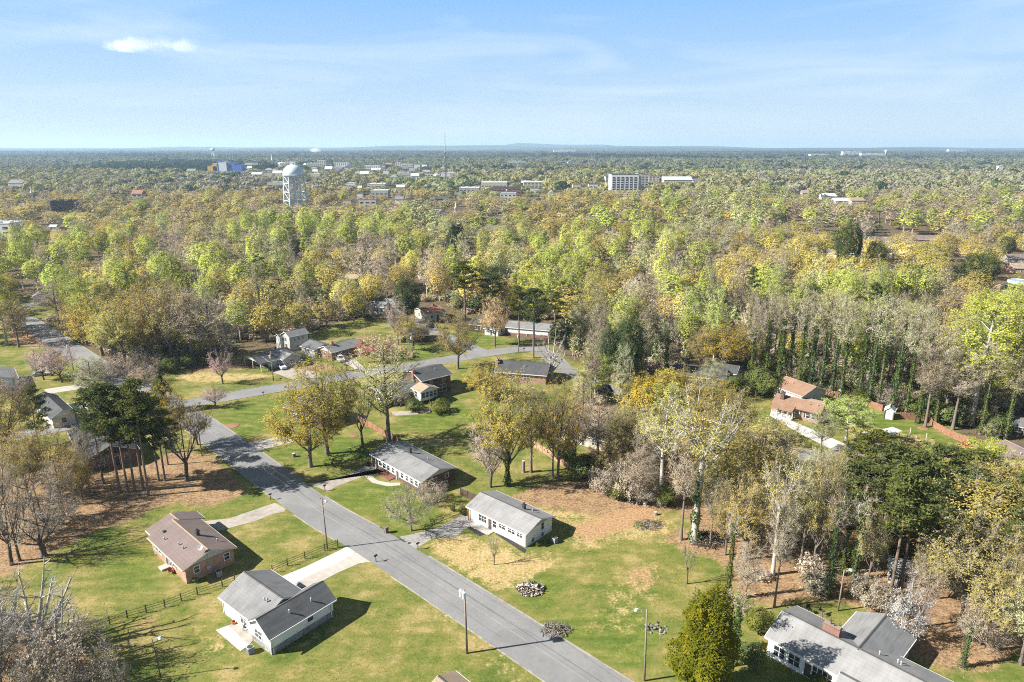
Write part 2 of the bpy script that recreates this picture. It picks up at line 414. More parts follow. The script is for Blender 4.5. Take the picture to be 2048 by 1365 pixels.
def cut(path, gaps):
    """runs of the path outside the gaps [(point, radius)]"""
    runs, cur = [], []
    for p in path:
        if any((p-g).length < r for g, r in gaps):
            if len(cur) > 1: runs.append(cur)
            cur = []
        else: cur.append(p)
    if len(cur) > 1: runs.append(cur)
    return runs
g_l = [(P(560,1012), 4.5), (P(722,1110), 6.5), (P(330,835), 9)]
g_r = [(P(635,972), 4), (P(812,1088), 5), (P(508,893), 3.5), (P(395,810), 9)]
for s, gaps in ((1, g_l), (-1, g_r)):
    edge = offset(MAIN, s*3.85)
    for run in cut(edge, gaps): strip('kerb', run, -.11, .11, .08, M['kerb'], .07)
for s in (1, -1):
    for run in cut(offset(CROSS, s*3.45), [(P(340,817), 12), (P(930,707), 9), (P(1085,700), 8), (P(640,757), 4), (P(742,745), 4)]): strip('kerb', run, -.11, .11, .08, M['kerb'], .07)
strip('road_marking', [p for p in MAIN if p.y < 150], -.05, .05, .036, M['line'])
M['seam'] = plain('tar_seam', (.13, .13, .132), .7, .3)
strip('road_marking', [p for p in offset(MAIN, -1.1) if p.y < 150], -.05, .05, .034, M['seam'])
strip('road_marking', [p for p in offset(MAIN, 1.9) if 78 < p.y < 104], -.035, .035, .034, M['seam'])
def pad(name, px, mat, z=.012, thick=.05):
    mb = MB(); w = [(p.x, p.y, z) for p in (P(*q) for q in px)]
    a = sum(w[i][0]*w[(i+1) % len(w)][1]-w[(i+1) % len(w)][0]*w[i][1] for i in range(len(w)))
    if a < 0: w = w[::-1]
    mb.face(w)
    for i in range(len(w)):
        u, v = w[i], w[(i+1) % len(w)]; mb.face([u, (u[0], u[1], z-thick), (v[0], v[1], z-thick), v])
    return tag(mb.build(name, mat), kind='structure')
pad('driveway', [(409,1043),(460,1037),(512,1019),(550,1006),(572,1018),(568,1024),(547,1028),(512,1042),(438,1062)], M['old_concrete'])
pad('driveway', [(560,1155),(611,1134),(676,1103),(700,1090),(712,1100),(703,1110),(690,1118),(596,1163),(584,1172)], M['new_concrete'], .016)
pad('driveway', [(584,1172),(596,1163),(690,1118),(703,1110),(712,1100),(752,1121),(742,1124),(719,1127),(678,1145),(615,1177)], M['concrete'], .016)
pad('driveway', [(615,968),(680,957),(738,929),(775,945),(762,937),(728,953),(680,970),(655,983)], M['old_concrete'])
pad('path', [(728,952),(742,952),(756,962),(780,966),(800,966),(800,971),(775,973),(745,966)], M['concrete'], .010)
pad('driveway', [(788,1076),(820,1070),(871,1058),(930,1028),(962,1036),(985,1050),(965,1055),(935,1054),(912,1074),(871,1074),(831,1098)], M['gravel'])
pad('driveway', [(930,1026),(962,1035),(992,1050),(998,1064),(977,1066),(950,1052),(935,1046)], M['concrete'], .016)
pad('flower_bed', [(935,1056),(959,1073),(978,1067),(950,1052)], M['mulch'], .03)
pad('flower_bed', [(990,1068),(1000,1066),(1053,1100),(1049,1107)], M['mulch'], .03)
pad('driveway', [(495,886),(512,902),(600,882),(590,868)], M['concrete'])
pad('driveway', [(88,779),(158,769),(190,774),(165,778),(97,788)], M['concrete'])
pad('driveway', [(130,806),(158,812),(230,803),(232,812),(160,824),(140,820)], M['new_concrete'])
pad('driveway', [(680,717),(713,722),(732,738),(750,746),(722,750),(705,735),(684,724)], M['concrete'])
pad('driveway', [(1540,832),(1562,833),(1640,866),(1720,902),(1690,912),(1600,868)], M['new_concrete'])
pad('driveway', [(1724,866),(1757,861),(1785,854),(1804,862),(1786,870),(1746,872)], M['new_concrete'])
pad('driveway', [(1640,905),(1680,890),(1740,895),(1780,930),(1760,965),(1700,975),(1650,950)], M['asphalt_old'], .026)
pad('driveway', [(1640,985),(1760,960),(1770,1000),(1720,1050),(1660,1040)], M['gravel'])
pad('patio', [(432,1261),(456,1252),(498,1291),(481,1303)], M['new_concrete'], .05)
pad('patio', [(456,1252),(482,1240),(512,1275),(498,1291)], M['old_concrete'], .05)
pad('driveway', [(545,745),(575,735),(640,745),(640,758),(600,765)], M['old_concrete'])
pad('path', [(782,824),(840,822),(870,808),(885,812),(850,828),(790,832)], M['old_concrete'])
# ------------------------------------------------------------------ trees
def leafmat(name, cols, var=.25, hue=.02, trans=.35, stuff=False):
    g_ = .86 if any(q in name for q in ('pine', 'dark', 'ivy', 'magnolia', 'shrub', 'white')) else .75
    cols = [tuple(x*g_ for x in c) for c in cols]; m, t = newmat(name)
    n = t.noise(t.obj(), .55, 2); n2 = t.noise(t.obj(), 3.5, 1)
    c = t.ramp(t.math('ADD', t.math('MULTIPLY', n, .6), t.math('MULTIPLY', n2, .4)), [(.33, cols[0]), (.5, cols[1]), (.67, cols[2])])
    r = t.n('ShaderNodeObjectInfo').outputs['Random']
    h = t.n('ShaderNodeHueSaturation', {'Hue': t.math('ADD', t.math('MULTIPLY', r, 2*hue), .5-hue), 'Saturation': t.math('ADD', t.math('MULTIPLY', r, -.25), 1.1), 'Value': t.math('ADD', t.math('MULTIPLY', t.math('FRACT', t.math('MULTIPLY', r, 7.31)), 2*var), 1-var)})
    t.t.links.new(c, h.inputs['Color'])
    d = t.n('ShaderNodeBsdfDiffuse', {'Color': h.outputs[0]}); tr = t.n('ShaderNodeBsdfTranslucent', {'Color': h.outputs[0]})
    mx = t.n('ShaderNodeMixShader', {'Fac': trans, 1: d, 2: tr}); t.out(mx); return m
def barkmat(name, a, b):
    m, t = newmat(name); n = t.noise(t.mapping(t.obj(), (3, 3, .6)), 1.6, 4, .65)
    t.out(t.bsdf(t.ramp(n, [(.3, a), (.7, b)]), .95, .1)); return m
BARK = barkmat('grey_bark', (.10, .082, .066), (.20, .168, .136))
BARKW = barkmat('pale_bark', (.24, .22, .19), (.48, .45, .40))
BARKP = barkmat('pine_bark', (.12, .085, .065), (.25, .19, .15))
BARKD = barkmat('dark_bark', (.06, .05, .045), (.13, .11, .095))
TWIG = leafmat('grey_twigs', ((.36, .30, .23), (.48, .41, .315), (.58, .505, .40)), .2, .012, .1)
TWIGP = leafmat('pink_twigs', ((.40, .32, .28), (.52, .43, .38), (.62, .53, .475)), .15, .012, .15)
TWIGW = leafmat('silver_twigs', ((.34, .31, .29), (.47, .44, .415), (.6, .57, .54)), .15, .01, .1)
LEAF = {
 'ochre': ((0.320, 0.256, 0.059), (0.467, 0.378, 0.090), (0.608, 0.499, 0.147)),
 'yellow': ((.40, .345, .06), (.555, .475, .09), (.67, .585, .15)),
 'lime': ((0.326, 0.378, 0.058), (0.461, 0.518, 0.084), (0.602, 0.640, 0.141)),
 'pale': ((0.365, 0.394, 0.146), (0.503, 0.525, 0.205), (0.643, 0.643, 0.292)),
 'bare': ((0.379, 0.307, 0.196), (0.509, 0.411, 0.268), (0.627, 0.522, 0.366)),
 'pink': ((0.481, 0.334, 0.307), (0.616, 0.442, 0.402), (0.722, 0.548, 0.495)),
 'redbud': ((0.438, 0.146, 0.146), (0.571, 0.230, 0.207), (0.632, 0.340, 0.268)),
 'pine': ((0.068, 0.086, 0.023), (0.120, 0.138, 0.035), (0.188, 0.198, 0.057)),
 'dark': ((0.036, 0.054, 0.021), (0.075, 0.101, 0.036), (0.124, 0.155, 0.057)),
 'magnolia': ((0.067, 0.090, 0.014), (0.158, 0.180, 0.023), (0.361, 0.333, 0.049)),
 'ivy': ((0.045, 0.080, 0.015), (0.102, 0.160, 0.028), (0.194, 0.267, 0.052)),
 'white': ((0.418, 0.402, 0.380), (0.532, 0.517, 0.502), (0.608, 0.593, 0.578)),
 'orange': ((0.531, 0.307, 0.119), (0.671, 0.420, 0.168), (0.750, 0.517, 0.238)),
 'shrub': ((0.078, 0.105, 0.026), (0.156, 0.183, 0.047), (0.261, 0.266, 0.078)),
}
LMAT = {k: leafmat(k+'_leaves', v, .22 if k not in ('pine', 'dark', 'ivy', 'white') else .15, .02) for k, v in LEAF.items()}
def rvec(g, n):
    v = g.normal(size=(n, 3)); return v/np.linalg.norm(v, axis=1, keepdims=True)
def unit(v): return v/(np.linalg.norm(v, axis=1, keepdims=True)+1e-9)
def facing(g, C, ctr, jit):
    """leaf sprays turn their faces outward and to the light"""
    return unit(unit(C-np.array(ctr))+np.array([0, 0, .35])+rvec(g, len(C))*jit)
def cards(g, C, s, aspect=.7, N=None):
    n = len(C)
    if N is None: N = rvec(g, n)
    u = unit(np.cross(N, rvec(g, n))); w = np.cross(N, u)
    sz = (s*g.uniform(.65, 1.35, n))[:, None]; u = u*sz*.5; w = w*sz*.5*aspect
    return np.stack([C-u, C+w, C+u, C-w], 1)          # a diamond, near enough a leaf spray
def slivers(g, A, B, w, N=None):
    d = B-A; s = np.cross(d, rvec(g, len(A)) if N is None else N+rvec(g, len(A))*.5); s /= np.linalg.norm(s, axis=1, keepdims=True)+1e-9
    return np.stack([A-s*w, A+s*w, B], 1)
def bez(a, b, c, n): return [a*(1-t)**2+b*(2*t*(1-t))+c*t*t for t in (i/(n-1) for i in range(n))]
def grow(seed, h=20.0, R=5.0, base=.35, nl=26, ns=7, nt=8, per=3, leaf=.36, tw=1.3, lw=.035, shape='dome', fork=0, trunk_r=.32, lean=0.0, lod=0):
    """limbs reach out to the skin of a crown; branches, twigs and leaf sprays follow them"""
    rnd = random.Random(seed); g = np.random.default_rng(seed)
    mb = MB(); twA, twB, lf = [], [], []
    n = 9 if lod == 0 else 3
    tip_h = h*(.93 if not fork else base+.08); tk = []
    ph = rnd.uniform(0, 6.28)
    for i in range(n):
        t = i/(n-1); w = .25*math.sin(3*t+ph)*t
        tk.append(Vector((w+lean*h*t, .25*math.cos(2.3*t+ph)*t, tip_h*t)))
    def tr(t): return trunk_r*(1-.85*t)+.02
    rad = [tr(i/(n-1)*(.93 if not fork else base+.08))*(1.35 if i == 0 else 1) for i in range(n)]
    mb.tube(tk, rad, 7 if lod == 0 else 3, False)
    def on_trunk(z):
        t = max(0, min(1, z/tip_h)); k = min(int(t*(n-1)), n-2); f = t*(n-1)-k
        return tk[k].lerp(tk[k+1], f)
    zc = h*(base+1)/2*1.02; hz = h*(1-base)/2
    ga = math.pi*(3-5**.5)
    lead = []; order = list(range(nl))
    if fork: order.sort(key=lambda q: (q*7) % nl)
    for i in order:
        u = (i+.5)/nl; az = i*ga+rnd.uniform(-.4, .4)
        ct = 1-1.75*u                                  # mostly the top and flanks of the crown
        st = math.sqrt(max(0, 1-ct*ct)); q = rnd.uniform(.78, 1.08)
        if shape == 'vase': rr = R*(st*.55+.45*(ct+1)/2)*q; zz = zc+hz*(.92*ct if ct > 0 else .8*ct)*q
        elif shape == 'tall': rr = R*(st**.8)*q; zz = zc+hz*ct*.98
        else: rr = R*st*q; zz = zc+hz*(ct if ct > 0 else ct*.75)*q
        tip = Vector((rr*math.cos(az)+lean*h*zz/h, rr*math.sin(az), zz))
        az0 = max(h*base*.8, min(tip_h*.97, zz-rr*rnd.uniform(.7, 1.25)))
        if fork: az0 = h*base*rnd.uniform(.85, 1.1)
        a = on_trunk(az0); onl = 0
        if fork and len(lead) >= 6:
            ld = min(lead, key=lambda q: (q[5]-tip).length); qt = rnd.uniform(.18, .62); a = ld[2].lerp(ld[3], qt) if qt < .01 else bez(ld[2], ld[3], ld[4], 21)[int(qt*20)]; onl = 1-qt
        mid = a.lerp(tip, .5)+Vector((0, 0, -.08*(tip-a).length))+Vector((math.cos(az), math.sin(az), 0))*(.1*rr)
        L = (tip-a).length; k = 6 if lod == 0 else 2
        pts = bez(a, mid, tip, k); r0 = max(.03, min(tr(az0/h)*.62, .02+.020*L)) if not fork else max(.05, trunk_r*.44)*(.75*onl if onl else 1)
        if fork and len(lead) < 6: lead.append((0, 0, a, mid, tip, tip.lerp(a, .3)))
        mb.tube(pts, [r0*(1-.86*j/(k-1)) for j in range(k)], 4 if lod == 0 else 3, False)
        for j in range(ns):
            t = .3+.7*(j+rnd.random())/ns; b0 = bez(a, mid, tip, 21)[min(20, int(t*20))]
            dirv = Vector((rnd.gauss(0, 1), rnd.gauss(0, 1), rnd.gauss(.35, .8)))+(tip-a).normalized()*.9
            dirv.normalize(); bl = R*rnd.uniform(.16, .36)*(1.25-.5*t); b1 = b0+dirv*bl
            if lod == 0: mb.tube([b0, b0.lerp(b1, .5)+Vector((0, 0, .06*bl)), b1], [max(.018, r0*.34), max(.014, r0*.22), .008], 3, False)
            for q_ in range(nt):
                s = b0.lerp(b1, rnd.uniform(.25, 1)); dv = Vector((rnd.gauss(0, 1), rnd.gauss(0, 1), rnd.gauss(.45, .8)))+dirv*.8
                dv.normalize(); e = s+dv*(tw*rnd.uniform(.5, 1.2)); twA.append(s); twB.append(e)
    A = np.array([tuple(x) for x in twA]); B = np.array([tuple(x) for x in twB])
    ctr = (lean*h*.5, 0, zc-hz*.55)
    T = slivers(g, A, B, lw, facing(g, A, ctr, .3))
    k = int(len(A)*per); idx = g.integers(0, len(A), k); f = g.uniform(.2, 1.1, (k, 1))
    Lc = A[idx]*(1-f)+B[idx]*f+g.normal(0, .12, (k, 3))
    return mb, T, cards(g, Lc, leaf, .7, facing(g, Lc, ctr, .75))
def grow_pine(seed, h=22.0, R=4.2, base=.52, nl=22, dens=44, lod=0, needle=.62, nw=.15):
    rnd = random.Random(seed); g = np.random.default_rng(seed); mb = MB(); n = 8 if lod == 0 else 2
    ph = rnd.uniform(0, 6)
    tk = [Vector((.2*math.sin(ph+2*i/n)*i/n, .2*math.cos(ph+2*i/n)*i/n, h*.98*i/(n-1))) for i in range(n)]
    mb.tube(tk, [.26*(1-.85*i/(n-1))+.02 for i in range(n)], 7 if lod == 0 else 3, False); tris = []
    for i in range(nl):
        u = (i+rnd.random())/nl; z = h*(base+(.97-base)*u); az = i*2.4+rnd.uniform(-.5, .5)
        prof = (.55+.45*math.sin(min(1, u*1.5)*math.pi/2+.2)) if u < .35 else (1-((u-.35)/.65)**1.7*.85)
        L = R*prof*rnd.uniform(.65, 1.1); a = Vector((0, 0, z))
        b = a+Vector((math.cos(az)*L, math.sin(az)*L, L*rnd.uniform(.05, .4))); mid = a.lerp(b, .5)+Vector((0, 0, -.05*L))
        if lod == 0: mb.tube(bez(a, mid, b, 4), [.075, .05, .035, .015], 4, False)
        for q in range(4 if lod == 0 else 2):
            t = .45+.55*q/(3 if lod == 0 else 1); c = a.lerp(b, t)+Vector((rnd.gauss(0, .35), rnd.gauss(0, .35), rnd.gauss(.12, .2)))
            m = int(dens*rnd.uniform(.6, 1.3)); d = rvec(g, m); d[:, 2] = np.abs(d[:, 2])*.9-.15
            cc = np.array(tuple(c))+g.normal(0, 1, (m, 3))*np.array([.42, .42, .22]); tris.append(slivers(g, cc, cc+d*needle*g.uniform(.6, 1.2, (m, 1)), nw))
    return mb, np.concatenate(tris), None
def grow_dense(seed, h=12.0, R=4.5, n=11000, leaf=.3, cone=0.0, base=.06, trunk=True, lod=0, jit=.55):
    rnd = random.Random(seed); g = np.random.default_rng(seed); mb = MB()
    mb.tube([(0, 0, 0), (.1, 0, h*.4), (0, .1, h*.85)], [.28, .2, .05], 6 if lod == 0 else 3, False)
    d = rvec(g, n); lumps = rvec(g, 26); amp = g.uniform(.08, .42, 26)
    r = np.full(n, .66)
    for l, a in zip(lumps, amp): r = np.maximum(r, .64+a*np.exp(-((1-(d@l))/.06)))
    r = r*(g.uniform(.25, 1, n)**.22)+g.normal(0, .02, n)
    z01 = (d[:, 2]*r+1)/2
    q = rvec(g, 3)*7.5; ph = g.uniform(0, 6, 3); nz = sum(np.sin((d*r[:, None])@q[k]+ph[k]+1.7*np.sin((d*r[:, None])@q[(k+1) % 3]*.6)) for k in range(3)); kp = nz > -1.55
    d, r, z01 = d[kp], r[kp], z01[kp]; n = len(d)
    rad = R*r*np.sqrt(np.maximum(1-d[:, 2]**2, 0))*(1-cone*np.clip(z01, 0, 1))*(1+.3*cone)
    az = np.arctan2(d[:, 1], d[:, 0])
    C = np.stack([rad*np.cos(az), rad*np.sin(az), h*base+h*(1-base)*np.clip(z01, 0.01, 1.05)], 1)
    if lod == 0:
        for k in range(9):
            a = k*2.4; zz = h*rnd.uniform(.2, .7); mb.tube([(0, 0, zz), (R*.6*math.cos(a), R*.6*math.sin(a), zz+h*.12)], [.08, .02], 4, False)
    return mb, None, cards(g, C, leaf, .6, facing(g, C, (0, 0, h*(base+.3*(1-base))), jit))
def grow_ivy(seed, h, r=.55, n=1500, leaf=.3):
    g = np.random.default_rng(seed); z = g.uniform(0, 1, n); a = g.uniform(0, 6.283, n)
    rr = r*(1.25-.75*z)*(.35+.75*np.abs(np.sin(z*7+a*1.5+seed))*(.6+.4*np.sin(z*23+seed*2)))*g.uniform(.6, 1.15, n)
    return cards(g, np.stack([rr*np.cos(a), rr*np.sin(a), z*h], 1), leaf, .75)
def shell(gr, seed, n, leaf, cone=.1):
    mb, T, L = gr; S = grow_dense(seed+50, gr_h[0], gr_h[1]*.93, n, leaf, cone, .16, lod=1)[2]
    return mb, T, np.concatenate([L, S])
gr_h = [0, 0]
def full(s, h, R, n, leaf, cone, *a, **k):
    gr_h[:] = [h, R]; return shell(grow(s, h, R, *a, **k), s, n, leaf, cone)
def lobed(s):
    mb, _, L = grow_dense(s, 14, 3.5, 12000, .25, .2); out = [L]
    for i, (dx, dy, hh, R) in enumerate(((1.9, .6, 10.2, 2.9), (-1.7, 1.0, 8.6, 3.0), (.2, -2.0, 7.6, 2.9), (-1.2, -1.3, 11.8, 2.3), (1.0, -1.2, 12.4, 1.9))):
        out.append(grow_dense(s+i+9, hh, R, 4800, .25, .1)[2]+np.array([dx, dy, .1]))
    return mb, None, np.concatenate(out)
# --- kinds of tree: (name, category, bark, twig, leaf, makers)
KIND = {
 'o': dict(name='oak_tree', leaf='ochre', bark=BARK, twig=TWIG, h=17, R=6.2, mk=lambda s: grow(s, 17, 6.2, .2, 40, 8, 10, 2.6, .225, 1.25, .022, fork=1, trunk_r=.36)),
 'y': dict(name='oak_tree', leaf='yellow', bark=BARK, twig=TWIG, h=17, R=6.2, mk=lambda s: grow(s, 17, 6.2, .2, 40, 8, 9, 3.6, .25, 1.15, .022, fork=1, trunk_r=.36)),
 'l': dict(name='poplar_tree', leaf='lime', bark=BARKW, twig=TWIG, h=24, R=5.2, mk=lambda s: grow(s, 24, 5.2, .38, 34, 8, 8, 4.2, .29, 1.2, .022, shape='tall')),
 'O': dict(name='oak_tree', leaf='ochre', bark=BARK, twig=TWIG, h=17, R=6.2, mk=lambda s: full(s, 17, 6.2, 6500, .3, .05, .2, 34, 7, 8, 2.0, .26, 1.2, .02, fork=1, trunk_r=.36)),
 'Y': dict(name='oak_tree', leaf='yellow', bark=BARK, twig=TWIG, h=17, R=6.2, mk=lambda s: full(s, 17, 6.2, 7500, .3, .05, .2, 34, 7, 8, 2.4, .27, 1.15, .02, fork=1, trunk_r=.36)),
 'L': dict(name='poplar_tree', leaf='lime', bark=BARKW, twig=TWIG, h=24, R=5.2, mk=lambda s: full(s, 24, 5.2, 5500, .32, .4, .38, 30, 7, 7, 3.2, .3, 1.2, .02, shape='tall')),
 'g': dict(name='budding_tree', leaf='pale', bark=BARK, twig=TWIG, h=21, R=4.8, mk=lambda s: grow(s, 21, 4.8, .34, 30, 8, 11, 2.2, .21, 1.3, .02, shape='tall')),
 'b': dict(name='bare_tree', leaf='bare', bark=BARK, twig=TWIG, h=20, R=5.0, mk=lambda s: grow(s, 20, 5.0, .3, 30, 8, 13, .9, .19, 1.5, .018, shape='vase')),
 'k': dict(name='flowering_tree', leaf='pink', bark=BARKD, twig=TWIGP, h=9, R=4.0, mk=lambda s: grow(s, 9, 4.0, .2, 24, 7, 12, 1.3, .16, 1.0, .016, shape='vase', fork=1, trunk_r=.2)),
 'w': dict(name='bare_tree', leaf='bare', bark=BARKW, twig=TWIGW, h=16, R=5.5, mk=lambda s: grow(s, 16, 5.5, .12, 17, 7, 9, .1, .2, 1.5, .018, shape='vase', fork=1, trunk_r=.75)),
 'd': dict(name='bare_tree', leaf='bare', bark=BARKD, twig=TWIG, h=14, R=4.6, mk=lambda s: grow(s, 14, 4.6, .22, 16, 7, 8, .25, .17, 1.3, .017, shape='vase', fork=1, trunk_r=.3)),
 'n': dict(name='bare_tree', leaf='pale', bark=BARK, twig=TWIG, h=9, R=5, mk=lambda s: grow(s, 9, 5, .2, 44, 9, 9, .35, .14, 1.0, .014, fork=1, trunk_r=.22)),
 'r': dict(name='redbud_tree', leaf='redbud', bark=BARKD, twig=TWIGP, h=6, R=4.0, mk=lambda s: grow(s, 6, 4.0, .15, 26, 7, 10, 3.4, .2, .9, .02, fork=1, trunk_r=.16)),
 'p': dict(name='pine_tree', leaf='pine', bark=BARKP, twig=None, h=22, R=4.2, mk=lambda s: grow_pine(s)),
 'q': dict(name='pine_tree', leaf='pine', bark=BARKP, twig=None, h=18, R=6.2, mk=lambda s: grow_pine(s, 18, 6.2, .22, 30, 52)),
 'e': dict(name='evergreen_tree', leaf='dark', bark=BARKD, twig=None, h=12, R=4.5, mk=lambda s: grow_dense(s)),
 'c': dict(name='cedar_tree', leaf='dark', bark=BARKD, twig=None, h=14, R=3.6, mk=lambda s: grow_dense(s, 14, 3.6, 6500, .42, .72)),
 'm': dict(name='magnolia_tree', leaf='magnolia', bark=BARKD, twig=None, h=14, R=4.6, mk=lambda s: lobed(s)),
 'v': dict(name='ivy_clad_tree', leaf='pale', bark=BARK, twig=TWIG, h=24, R=3.6, ivy=(.66, .85), mk=lambda s: grow(s, 24, 3.6, .45, 24, 7, 10, 1.5, .2, 1.4, .02, shape='vase')),
 't': dict(name='poplar_tree', leaf='yellow', bark=BARKW, twig=TWIGW, h=25, R=6.5, mk=lambda s: grow(s, 25, 6.5, .5, 20, 8, 9, 2.1, .23, 1.4, .02, shape='vase', fork=1, trunk_r=.5)),
 's': dict(name='shrub', leaf='shrub', bark=BARKD, twig=None, h=3, R=2.4, mk=lambda s: grow_dense(s, 3, 2.4, 3600, .2, .1, .02)),
 'h': dict(name='shrub', leaf='bare', bark=BARKD, twig=TWIGP, h=4, R=3.0, mk=lambda s: grow(s, 4, 3.0, .05, 26, 8, 11, 1.2, .15, .8, .016, fork=1, trunk_r=.1)),
 'i': dict(name='ivy_clad_snag', leaf='ivy', bark=BARKD, twig=TWIG, h=18, R=2.4, ivy=(.86, .95), mk=lambda s: grow(s, 18, 2.4, .6, 14, 5, 7, .3, .3, 1.3, shape='vase')),
 'f': dict(name='flowering_tree', leaf='white', bark=BARKD, twig=TWIGW, h=8, R=3.5, mk=lambda s: grow(s, 8, 3.5, .12, 26, 7, 8, 2.2, .2, .9, .018, fork=1, trunk_r=.16)),
 'a': dict(name='maple_tree', leaf='orange', bark=BARK, twig=TWIG, h=13, R=4.5, mk=lambda s: grow(s, 13, 4.5, .2, 34, 8, 9, 2.8, .21, 1.1, .02, fork=1, trunk_r=.26)),
}
NVAR = dict(o=3, y=3, l=3, O=4, Y=3, L=3, g=3, b=4, p=3, q=3, v=3)
PROTO = {}
def proto(k, i):
    n = NVAR.get(k, 2); i %= n
    if (k, i) not in PROTO:
        K = KIND[k]; mb, T, L = K['mk'](ord(k)*31+i*7+1)
        tm = mb.mesh('trunk', K['bark'], True)
        parts, mats = [], []
        if K['twig'] is not None and T is not None: parts.append((T, len(mats))); mats.append(K['twig'])
        elif T is not None: parts.append((T, len(mats))); mats.append(LMAT[K['leaf']])
        if L is not None: parts.append((L, len(mats))); mats.append(LMAT[K['leaf']])
        cm = np_mesh('crown', parts, mats); im = None
        if 'ivy' in K: im = np_mesh('ivy', [(grow_ivy(i+5, K['h']*K['ivy'][0], K['ivy'][1]), 0)], [LMAT['ivy']])
        PROTO[(k, i)] = (tm, cm, im)
    return PROTO[(k, i)]
TREES = []                          # every individual tree, for labels and for keeping others clear
def plant(k, X, Y, h, w, label=None, rz=None, var=None, ivy=False):
    K = KIND[k]; i = len(TREES) if var is None else var
    tm, cm, im = proto(k, (i*7+3) % 12)
    e = empty(K['name'], (X, Y, -.08), random.uniform(0, 6.28) if rz is None else rz)
    s = w/(2*K['R']); e.scale = (s, s, h/K['h'])
    link('trunk', tm, e); link('crown', cm, e)
    if im: link('ivy', im, e)
    elif ivy: link('ivy', ivy_extra(), e)
    e['category'] = 'shrub' if K['name'] == 'shrub' else 'tree'
    TREES.append(dict(o=e, k=k, X=X, Y=Y, h=h, w=w, label=label)); return e
_iv = []
def ivy_extra():
    if not _iv: _iv.append(np_mesh('ivy', [(grow_ivy(3, 11, .7, 2000), 0)], [LMAT['ivy']]))
    return _iv[0]
def plant_px(k, x, ytop, wpx, b, label=None, **kw):
    """b < 100: height in metres, x is the crown's; else: pixel row of the foot and x is the foot's"""
    if b < 100:
        p = P(x, ytop, b); X, Y, h = p.x, p.y, b
    else:
        p = P(x, b); X, Y = p.x, p.y
        a = PITCH-math.atan((682.5-ytop)/CF); h = CH-Y*math.tan(a)
    w = wpx*depth(X, Y, h*.7)/CF
    return plant(k, X, Y, h, w, label, **kw)
random.seed(4)
